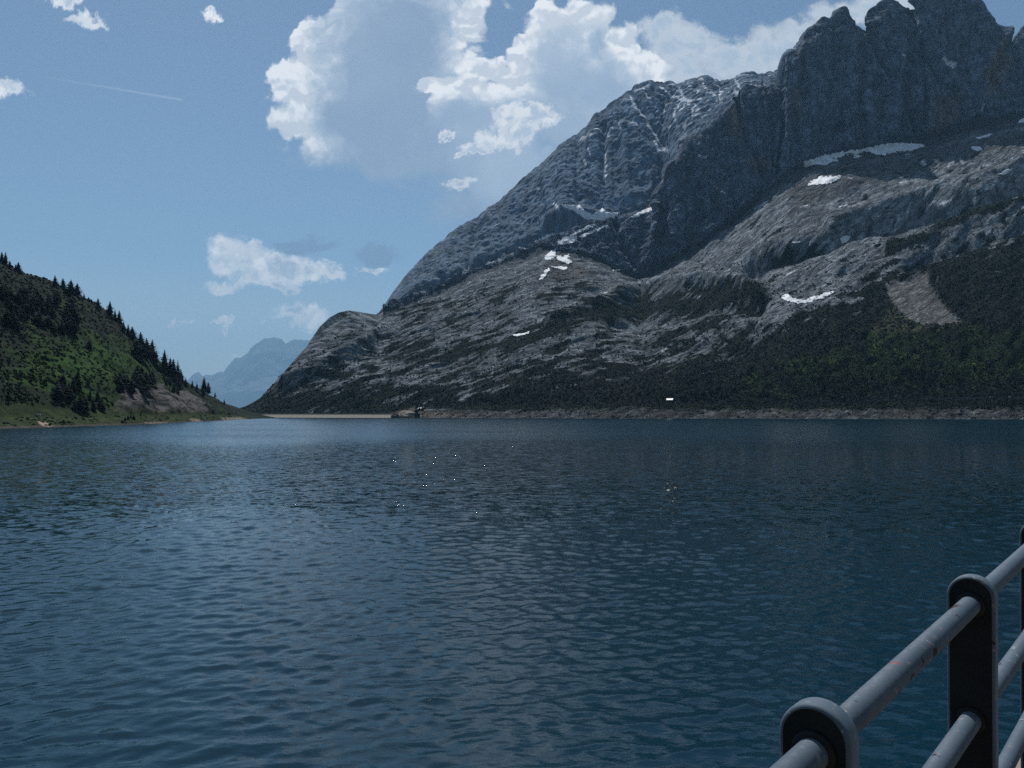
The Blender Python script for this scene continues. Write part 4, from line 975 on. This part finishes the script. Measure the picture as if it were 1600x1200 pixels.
def rock_mesh(seed, mat):
    r = random.Random(seed); V = []; Fc = []
    n = 7
    for i, (z, q) in enumerate(((-.35, .8), (0.0, 1.0), (.35, .75), (.55, .3))):
        for j in range(n):
            a = 6.283 * (j + .3 * i) / n; k = q * r.uniform(.75, 1.15) * 0.5; V.append((k * math.cos(a), k * math.sin(a), z * r.uniform(.8, 1.1)))
    for i in range(3):
        for j in range(n): Fc.append((i * n + j, i * n + (j + 1) % n, (i + 1) * n + (j + 1) % n, (i + 1) * n + j))
    Fc.append(tuple(range(3 * n, 4 * n)))
    me = bpy.data.meshes.new('rock'); me.from_pydata(V, [], Fc); me.update(); me.materials.append(mat); return me
M_BLOCK = leaf_mat('shore_stone', (0.035, 0.033, 0.03), (0.15, 0.135, 0.12))
blocks = [rock_mesh(50 + i, M_BLOCK) for i in range(4)]
p, i, j = pick(S, (S.T > 1.0) * (S.T < 2.05) * (S.PX > 650) * sstep(S.n3, -0.4, 0.3), 1500)
scatter('shore_rocks', p, rng.uniform(1.0, 2.6, len(p)) * (1 + 1.5 * (rng.random(len(p)) > 0.9)), blocks, 'loose pale and dark stones along the drawn down right shore')

# ------------------------------------------------------------------ dam and buildings
M_CONC = plain('pale_concrete', (0.27, 0.245, 0.205), 0.9, 0.2, 0.08)
M_CONC2 = plain('weathered_concrete', (0.27, 0.225, 0.18), 0.9, 0.25, 0.1)
def build_dam():
    x0, x1 = (385 - 800) / F * 1690, (614 - 800) / F * 1600
    a = Vector((x0, 1690, 0)); b = Vector((x1, 1600, 0)); L = (b - a).length
    e = empty('dam_wall', (x0, 1690, 0), math.atan2(b.y - a.y, b.x - a.x))
    m = MB(); m.prism([(0, 0), (L, 0), (L, 1), (0, 1)], 0, 1); 
    core = MB(); core.box(-5, L + 5, 2.0, 10, -8, 7.4); core.build('core', M_CONC2, e)
    n = 24; w = L / n
    me = None
    for i in range(n):                                    # sloping concrete bays of the water face, open joints between
        if me is None:
            p = MB(); p.add([(0.12, -16.0, -4), (w - 0.12, -16.0, -4), (w - 0.12, 1.0, 7.2), (0.12, 1.0, 7.2), (0.12, 1.98, -4), (w - 0.12, 1.98, -4), (w - 0.12, 1.98, 7.2), (0.12, 1.98, 7.2)],
                            [(0, 1, 2, 3), (5, 4, 7, 6), (3, 2, 6, 7), (1, 5, 6, 2), (4, 0, 3, 7), (0, 4, 5, 1)]); me = p.mesh('face_panel'); me.materials.append(M_CONC)
        o = link('face_panel', me, None, e); o.location = (i * w, 0, 0)
    c = MB(); c.box(-5, L + 5, 1.2, 11, 7.45, 7.9); c.build('crest_road', M_CONC2, e)
    r = MB(); r.box(-5, L + 5, 1.0, 1.5, 7.95, 9.0); r.build('parapet', M_CONC, e)
    tag(e, 'long low pale concrete dam closing the far end of the lake', 'dam')
build_dam()

def boulder_mesh(seed, n=14):
    r = random.Random(seed); V = []; Fc = []
    rings = 7
    for i in range(rings + 1):
        th = math.pi * i / rings
        for j in range(n):
            ph = 6.283 * j / n; v = Vector((math.sin(th) * math.cos(ph), math.sin(th) * math.sin(ph), math.cos(th)))
            k = 1 + 0.30 * float(perlin(np.array([v.x * 1.7 + seed]), np.array([v.y * 1.7]), np.array([v.z * 1.7]))[0]) + 0.14 * float(perlin(np.array([v.x * 4 + seed]), np.array([v.y * 4]), np.array([v.z * 4]))[0])
            V.append(v * k)
    for i in range(rings):
        for j in range(n): Fc.append((i * n + j, i * n + (j + 1) % n, (i + 1) * n + (j + 1) % n, (i + 1) * n + j))
    me = bpy.data.meshes.new('boulder'); me.from_pydata([tuple(v) for v in V], [], Fc); me.update(); return me
M_BOULDER = plain('grey_boulder', (0.10, 0.095, 0.095), 0.95, 0.4, 1.2)
M_SAND = plain('sandstone', (0.26, 0.22, 0.18), 0.95, 0.35, 1.0)
def put(name, me, mat, px_, py_, Yd, sx, sy, sz, label, cat, group=None):
    o = link(name, me, mat); w = w_at(np.array(float(px_)), np.array(float(py_)), np.array(float(Yd)))
    o.location = tuple(w); o.scale = (sx, sy, sz); o.rotation_euler = (0, 0, random.uniform(0, 6.28)) if sx == sy else (0, 0, 0)
    return tag(o, label, cat, group)
put('boulder', boulder_mesh(5), M_BOULDER, 617, 651, 1575, 8.0, 6.5, 7.5, 'dark grey boulder at the right end of the dam', 'boulder')
put('rock_outcrop', boulder_mesh(8), M_SAND, 636, 653, 1590, 21, 19, 15, 'pale sandy rock knoll between the boulder and the intake tower', 'rock')
# intake tower: dark masonry block at the water's edge
def intake():
    w = w_at(np.array(652.0), np.array(653.2), np.array(1560.0)); e = empty('intake_tower', (w[0], w[1], -2), 0.15)
    dk = plain('dark_masonry', (0.035, 0.038, 0.04), 0.9, 0.3, 0.5)
    m = MB(); m.box(-6.5, 6.5, -4, 4, 0, 12); m.build('shaft', dk, e)
    m = MB(); m.box(-3.5, 2.5, -3, 3, 12.01, 20); m.build('gatehouse', dk, e)
    m = MB(); m.prism([(-4.2, 20.01), (3.2, 20.01), (-0.5, 22.5)], -3.6, 3.6); m.build('roof', plain('slate', (0.05, 0.05, 0.055), 0.8, 0.2, 1), e)
    m = MB(); m.box(-1.6, 0.6, -3.15, -3.0, 14, 17); m.build('window', plain('dark_glass', (0.01, 0.012, 0.015), 0.1, 0.1, 1, 0.5), e)
    e.scale = (0.8, 0.8, 0.85); tag(e, 'dark stone intake tower at the water edge beyond the dam', 'tower')
intake()
M_ROOFW = plain('white_metal_roof', (0.55, 0.54, 0.51), 0.4, 0.08, 0.3)
M_WALLH = plain('timber_wall', (0.09, 0.065, 0.05), 0.9, 0.3, 2)
M_PLASTER = plain('plaster', (0.5, 0.46, 0.40), 0.9, 0.15, 1)
M_GLASS = plain('window_glass', (0.012, 0.014, 0.018), 0.1, 0.1, 1, 0.5)
def hut(px_, py_, rz, w, dp, hw, hr, label, lo, mat_wall):
    p = S.locate(px_, py_, lo); e = empty('hut', (p[0], p[1], p[2] - 1.0), rz)
    m = MB(); m.prism([(-w / 2, 0), (w / 2, 0), (w / 2, hw), (0, hw + hr), (-w / 2, hw)], -dp / 2, dp / 2); wl = m.build('wall', mat_wall, e)
    m = MB()
    for s_ in (-1, 1):
        m.add([(0, -dp / 2 - .6, hw + hr + .05), (s_ * (w / 2 + .8), -dp / 2 - .6, hw - hr * 0.3 + .05), (s_ * (w / 2 + .8), dp / 2 + .6, hw - hr * 0.3 + .05), (0, dp / 2 + .6, hw + hr + .05),
               (0, -dp / 2 - .6, hw + hr + .3), (s_ * (w / 2 + .8), -dp / 2 - .6, hw - hr * 0.3 + .3), (s_ * (w / 2 + .8), dp / 2 + .6, hw - hr * 0.3 + .3), (0, dp / 2 + .6, hw + hr + .3)],
              [(0, 1, 2, 3), (4, 7, 6, 5), (0, 4, 5, 1), (1, 5, 6, 2), (2, 6, 7, 3)])
    m.build('roof', M_ROOFW, e)
    for k in (-1, 1):
        f = MB(); f.box(k * w * .22 - .6, k * w * .22 + .6, -dp / 2 - .08, -dp / 2 - .005, hw * .35, hw * .8); f.build('window', M_GLASS, e)
    f = MB(); f.box(-.5, .5, -dp / 2 - .1, -dp / 2 - .005, 0.9, 2.9); f.build('door', M_WALLH, e)
    return tag(e, label, 'hut')
hut(659, 640, R(50), 8, 14, 3.2, 2.6, 'hut with a bright white roof behind the end of the dam', 3.9, M_WALLH)
hut(1047, 626, R(62), 6, 11, 3.0, 2.2, 'lone hut with a white roof among firs on the right shore', 3.9, M_WALLH)

# ------------------------------------------------------------------ road, guardrail, cars on the right shore
def ribbon(sheet, pts, width, lift):
    P_ = [Vector(sheet.locate(x, y, 3.9)) for x, y in pts]
    # smooth the survey line
    for _ in range(3):
        P_ = [P_[0]] + [(P_[i - 1] + P_[i] * 2 + P_[i + 1]) / 4 for i in range(1, len(P_) - 1)] + [P_[-1]]
    return P_
road_px = [(x, curve([(1130, 632), (1300, 629), (1450, 624.5), (1600, 622.5), (1680, 621)], x)) for x in range(1130, 1690, 14)]
RP = ribbon(S, road_px, 6, 0)
m = MB(); up_ = Vector((0, 0, 1))
L_ = []
for i, q in enumerate(RP):
    t_ = (RP[min(i + 1, len(RP) - 1)] - RP[max(i - 1, 0)]).normalized(); s_ = t_.cross(up_).normalized()
    L_.append((q, t_, s_))
vs = []; fs = []
for i, (q, t_, s_) in enumerate(L_):
    vs += [q + s_ * 2.0 + up_ * 1.2, q - s_ * 5.0 + up_ * 1.2, q - s_ * 5.5 - up_ * 4, q + s_ * 3.0 - up_ * 4]
for i in range(len(L_) - 1):
    a = i * 4
    fs += [(a, a + 1, a + 5, a + 4), (a + 3, a, a + 4, a + 7), (a + 1, a + 2, a + 6, a + 5)]
m.add(vs, fs)
tag(m.build('road', plain('asphalt', (0.055, 0.054, 0.053), 0.9, 0.2, 0.3)), kind='structure')
M_STEEL = plain('galvanised_steel', (0.55, 0.56, 0.58), 0.35, 0.1, 0.5, 0.5, 0.6)
M_PARAPET = plain('road_wall_stone', (0.13, 0.12, 0.11), 0.9, 0.3, 0.4)
g0 = next(i for i, (x, y) in enumerate(road_px) if x >= 1462)
ge = empty('guardrail', tuple(L_[g0][0]))
o0 = L_[g0][0]
m = MB()
for (q0, t0, s0), (q1, t1, s1) in zip(L_[g0:-1], L_[g0 + 1:]):
    for (za, zb) in ((1.55, 1.72), (1.78, 1.95)):
        A = q0 + s0 * 1.7 - o0; B = q1 + s1 * 1.7 - o0
        m.add([A + up_ * za, B + up_ * za, B + up_ * zb, A + up_ * zb, A + up_ * za - s0 * .08, B + up_ * za - s1 * .08, B + up_ * zb - s1 * .08, A + up_ * zb - s0 * .08],
              [(0, 1, 2, 3), (5, 4, 7, 6), (3, 2, 6, 7), (4, 5, 1, 0)])
m.build('rail', M_STEEL, ge)
pm = MB(); pm.box(-.06, .06, -.06, .06, 0, 0.85); pme = pm.mesh('post'); pme.materials.append(M_STEEL)
for k in range(g0, len(L_) - 1):
    for f_ in (0, 0.5):
        q = L_[k][0].lerp(L_[k + 1][0], f_) + L_[k][2] * 1.55 + up_ * 1.15 - o0
        o = link('post', pme, None, ge); o.location = q
tag(ge, 'thin bright steel guardrail along the road above the right shore', 'guardrail')
# retaining wall under the road
m = MB()
for (q0, t0, s0), (q1, t1, s1) in zip(L_[16:-1], L_[17:]):
    A = q0 + s0 * 2.35; B = q1 + s1 * 2.35
    m.add([A - up_ * 5 + s0 * .6, B - up_ * 5 + s1 * .6, B + up_ * 1.35, A + up_ * 1.35, A - up_ * 5 - s0 * .3, B - up_ * 5 - s1 * .3, B + up_ * 1.35 - s1 * .3, A + up_ * 1.35 - s0 * .3],
          [(0, 1, 2, 3), (5, 4, 7, 6), (3, 2, 6, 7), (4, 5, 1, 0), (1, 5, 6, 2), (4, 0, 3, 7)])
tag(m.build('retaining_wall', M_PARAPET), 'dark stone retaining wall carrying the right shore road', 'wall')

def car(pos, rz, label, mat):
    e = empty('parked_car', tuple(pos), rz)
    body = [(-2.1, .35), (2.1, .35), (2.15, .75), (1.95, .95), (1.0, 1.02), (-2.0, 1.05), (-2.15, .8)]
    m = MB(); m.prism(body, -.86, .86); m.build('body', mat, e)
    m = MB(); lo = [(-1.95, 1.06), (1.05, 1.03), (0.35, 1.5), (-1.6, 1.52)]
    n_ = 4; m.add([(x, -.80, z) if z < 1.2 else (x, -.62, z) for x, z in lo] + [(x, .80, z) if z < 1.2 else (x, .62, z) for x, z in lo],
                  [(0, 1, 2, 3), (7, 6, 5, 4), (0, 4, 5, 1), (1, 5, 6, 2), (2, 6, 7, 3), (3, 7, 4, 0)])
    m.build('cabin', mat, e)
    gl = M_GLASS
    m = MB(); m.add([(1.0, -.7, 1.1), (1.0, .7, 1.1), (.45, .58, 1.46), (.45, -.58, 1.46)], [(0, 1, 2, 3)])
    for v_ in range(4): pass
    mw = MB(); mw.v = [(x + .02, y, z) for x, y, z in m.v]; mw.f = m.f; mw.build('windscreen', gl, e)
    for s_ in (-1, 1):
        m = MB(); m.add([(-1.7, s_ * .80, 1.12), (.85, s_ * .80, 1.12), (.35, s_ * .655, 1.45), (-1.5, s_ * .655, 1.45)], [(0, 1, 2, 3)]); m.build('side_window', gl, e)
        for x in (-1.35, 1.3):
            w_ = MB(); w_.tube((x, s_ * .70, .33), (x, s_ * .90, .33), .33, n=14); w_.build('wheel', plain('tyre', (.02, .02, .02), .8), e) if False else link('wheel', w_.mesh('wheel'), M_TYRE, e)
        m = MB(); m.box(2.08, 2.17, s_ * .6 - .18, s_ * .6 + .18, .62, .78); m.build('headlight', M_GLASSL, e)
    e.scale = (1.15, 1.15, 1.15)
    return tag(e, label, 'car')
M_TYRE = plain('tyre', (.02, .02, .02), .8); M_GLASSL = plain('lamp_glass', (.6, .6, .6), .1, .05)
M_WHITE = plain('white_car_paint', (.80, .80, .80), .25, .03, 1, .5); M_SILV = plain('silver_car_paint', (.55, .57, .6), .3, .05, 1, .5)
def road_at(x):
    i = min(range(len(road_px)), key=lambda k: abs(road_px[k][0] - x)); q, t_, s_ = L_[i]
    return q - s_ * 0.0 + up_ * 1.2, math.atan2(t_.y, t_.x)
p_, a_z = road_at(1580); car(p_, a_z + math.pi * .15, 'white car catching the sun on the guardrail road', M_WHITE)
p_, a_z = road_at(1551); car(p_, a_z, 'smaller looking silver car further left behind the guardrail', M_SILV)
q = Ls.locate(58, 650.5, 3.6); car((q[0], q[1], q[2] + 0.1), R(20), 'small white car parked on the grass shelf of the left shore', M_WHITE)

# ------------------------------------------------------------------ bird
def bird():
    p = w_at(np.array(791.5), np.array(104.2), np.array(240.0)); e = empty('flying_bird', tuple(p), R(8))
    dk = plain('black_feathers', (.02, .02, .022), .7, .2, 10)
    m = MB(); m.tube((-.22, 0, 0), (0, 0, 0.01), .02, .06, 8); m.tube((0, 0, .01), (.16, 0, .02), .06, .045, 8); m.tube((.16, 0, .02), (.26, 0, .02), .04, .012, 8); m.build('body', dk, e, True)
    for s_ in (-1, 1):
        m = MB(); m.add([(.10, 0, .03), (.13, s_ * .22, .10), (.02, s_ * .52, .05), (-.10, s_ * .24, .08), (-.08, 0, .03), (.10, 0, .015), (.13, s_ * .22, .085), (.02, s_ * .52, .045), (-.10, s_ * .24, .065), (-.08, 0, .015)],
                        [(0, 1, 3, 4), (1, 2, 3), (5, 9, 8, 6), (6, 8, 7), (0, 5, 6, 1), (1, 6, 7, 2), (2, 7, 8, 3), (3, 8, 9, 4)]); m.build('wing', dk, e)
    m = MB(); m.add([(-.2, -.03, 0), (-.2, .03, 0), (-.40, .07, .0), (-.40, -.07, .0), (-.2, -.03, -.012), (-.2, .03, -.012), (-.40, .07, -.012), (-.40, -.07, -.012)], [(0, 1, 2, 3), (7, 6, 5, 4), (0, 4, 5, 1), (2, 6, 7, 3)]); m.build('tail', dk, e)
    e.scale = (1.0, 1.0, 1.0); e.rotation_euler = (R(12), R(-6), R(20))
    tag(e, 'tiny black bird flying before the bright cloud', 'bird')
bird()

# ------------------------------------------------------------------ quay and railing
RD = Vector((0.6525, 0.7578, 0)).normalized(); RN = Vector((-RD.y, RD.x, 0))        # along the railing; towards the lake
R0 = Vector((-0.58, 0, 0))
ZE = EYE
def rp(t_, off=0.0, z=0.0): return R0 + RD * t_ + RN * off + Vector((0, 0, z))
ang = math.atan2(RD.y, RD.x)
M_QUAY = plain('quay_concrete', (0.24, 0.21, 0.18), 0.9, 0.25, 3, 0.3, 0, 0.3)
m = MB(); m.box(-40, 60, -9, 0.17, -14, -1.42)
qo = m.build('promenade', M_QUAY); qo.location = (R0.x, R0.y, ZE - 0.008 - 0.0265 * 1.2 / RD.y); qo.rotation_euler = (0, -math.atan(0.0265), ang); qo['kind'] = 'structure'

def paint_mat():
    m, n, b = new_mat('railing_paint')
    co = n.node('ShaderNodeNewGeometry').outputs['Position']
    big_ = n.noise(co, 6.0, 4, 0.6); fine_ = n.noise(co, 45.0, 4, 0.65); chip = n.noise(co, 17.0, 6, 0.62)
    c = n.mix(n.lin(big_, 0.3, 0.7), (0.085, 0.122, 0.165), (0.12, 0.162, 0.21))
    c = n.mix(n.mul(n.step(fine_, 0.60, 0.70), 0.7), c, (0.30, 0.29, 0.27))
    red = n.mul(n.step(n.noise(n.v('ADD', co, (3.1, 1.7, 0.4)), 26.0, 3, 0.6), 0.675, 0.70), n.step(n.noise(co, 5.0, 2, 0.5), 0.46, 0.54))
    c = n.mix(n.mul(red, 0.8), c, (0.33, 0.07, 0.045))
    rust = n.step(chip, 0.635, 0.655)
    c = n.mix(rust, c, (0.030, 0.014, 0.010))
    drop = n.mul(n.step(n.noise(n.v('ADD', co, (7.7, 2.2, 1.4)), 30.0, 4, 0.65), 0.63, 0.67), n.step(n.noise(co, 3.2, 2, 0.5), 0.45, 0.6))
    c = n.mix(n.mul(drop, 0.75), c, (0.42, 0.40, 0.36))
    n.put(b.inputs['Base Color'], c)
    b.inputs['Specular IOR Level'].default_value = 0.3
    n.put(b.inputs['Roughness'], n.lin(fine_, 0.3, 0.7, 0.55, 0.8))
    bn = n.node('ShaderNodeBump'); bn.inputs['Strength'].default_value = 0.35; bn.inputs['Distance'].default_value = 0.002
    n.put(bn.inputs['Height'], n.sub(fine_, n.mul(rust, 0.6))); n.put(b.inputs['Normal'], bn.outputs[0])
    return m
M_PAINT = paint_mat()
M_POSTF = plain('dark_post_tone', (0.014, 0.017, 0.020), 0.55, 0.3, 12, 0.25)  # near-black tone for the post faces, collars and foot plates

def post_mesh():
    """flat bar set across the railing, round headed, edges rounded off"""
    W, Tn, top, bot = 0.107, 0.042, -0.425, -1.415; rr = W / 2; bev = 0.007
    def outline(ins):
        r_ = rr - ins; pts = []
        for k in range(25):
            a = math.pi * k / 24; pts.append((-math.cos(a) * r_, top - rr + math.sin(a) * r_))
        return [(-r_, bot)] + pts + [(r_, bot)]
    rings = []
    for k in range(5):
        a = math.pi / 2 * k / 4; rings.append((bev * (1 - math.sin(a)), -Tn / 2 + bev * (1 - math.cos(a))))
    rings = rings + [(i_, -y_) for i_, y_ in reversed(rings)]
    V = []; n = len(outline(0))
    for ins, y_ in rings: V += [(x, y_, z) for x, z in outline(ins)]
    Fc = []; mats = []
    for k in range(len(rings) - 1):
        for i in range(n - 1): Fc.append((k * n + i, k * n + i + 1, (k + 1) * n + i + 1, (k + 1) * n + i)); mats.append(0)
    Fc.append(tuple(reversed(range(n)))); mats.append(1); Fc.append(tuple(range((len(rings) - 1) * n, len(rings) * n))); mats.append(1)
    me = bpy.data.meshes.new('post'); me.from_pydata(V, [], Fc); me.update()
    me.materials.append(M_PAINT); me.materials.append(M_POSTF)
    me.polygons.foreach_set('material_index', mats); me.polygons.foreach_set('use_smooth', [x == 0 for x in mats]); me.update()
    return me
TILT = 0.0265
rail_e = empty('railing', (R0.x, R0.y, ZE - 0.008 - TILT * 1.2 / RD.y), ang - math.pi / 2); rail_e.rotation_euler = (math.atan(TILT), 0, ang - math.pi / 2)      # local +Y runs along the railing, +X towards the quay
pmesh = post_mesh()
SPC = 0.8 / RD.y; T1 = 1.2 / RD.y
for k in range(-2, 9):
    o = link('post', pmesh, None, rail_e); o.location = (0, T1 + k * SPC, 0)
    for z in (-0.497, -0.785, -1.06):
        for s_ in (-1, 1):
            cm = MB(); cm.tube((0, s_ * 0.0215, z), (0, s_ * 0.027, z), 0.036, 0.030, 24); cm.build('collar', M_POSTF, o, True)
    f = MB(); f.box(-.09, .09, -.07, .07, -1.42, -1.405); f.build('foot_plate', M_POSTF, o)
for z in (-0.497, -0.785, -1.06):
    m = MB(); nseg = 22
    m.tube((0, T1 - 3 * SPC, z), (0, T1 + 9 * SPC, z), 0.0238, n=40)
    m.build('rail', M_PAINT, rail_e, True)
tag(rail_e, 'blue grey tubular railing with dark round headed posts in the foreground', 'railing')
# short bracket pipe on the outer face of the quay
br = MB(); br.tube((-0.62, T1 + SPC * 1.75, -1.53), (-0.16, T1 + SPC * 1.75, -1.47), 0.02, n=16)
bo = br.build('bracket_pipe', plain('pale_pipe', (0.42, 0.40, 0.37), 0.6, 0.2, 8), None, True); bo.location = (R0.x, R0.y, ZE); bo.rotation_euler = (0, 0, ang - math.pi / 2)
tag(bo, 'short pale pipe sticking out from the quay behind the railing', 'pipe')

# ------------------------------------------------------------------ the air
hz = MB(); hz.box(-30100, 30100, -3100, 54500, -17.5, 5200)
m = bpy.data.materials.new('air'); m.use_nodes = True; t = m.node_tree; t.nodes.clear()
pv = t.nodes.new('ShaderNodeVolumePrincipled'); oo = t.nodes.new('ShaderNodeOutputMaterial'); t.links.new(pv.outputs[0], oo.inputs['Volume'])
pv.inputs['Color'].default_value = (0.36, 0.68, 1.0, 1); pv.inputs['Density'].default_value = 0.000027; pv.inputs['Anisotropy'].default_value = 0.25
tag(hz.build('haze', m), kind='stuff')
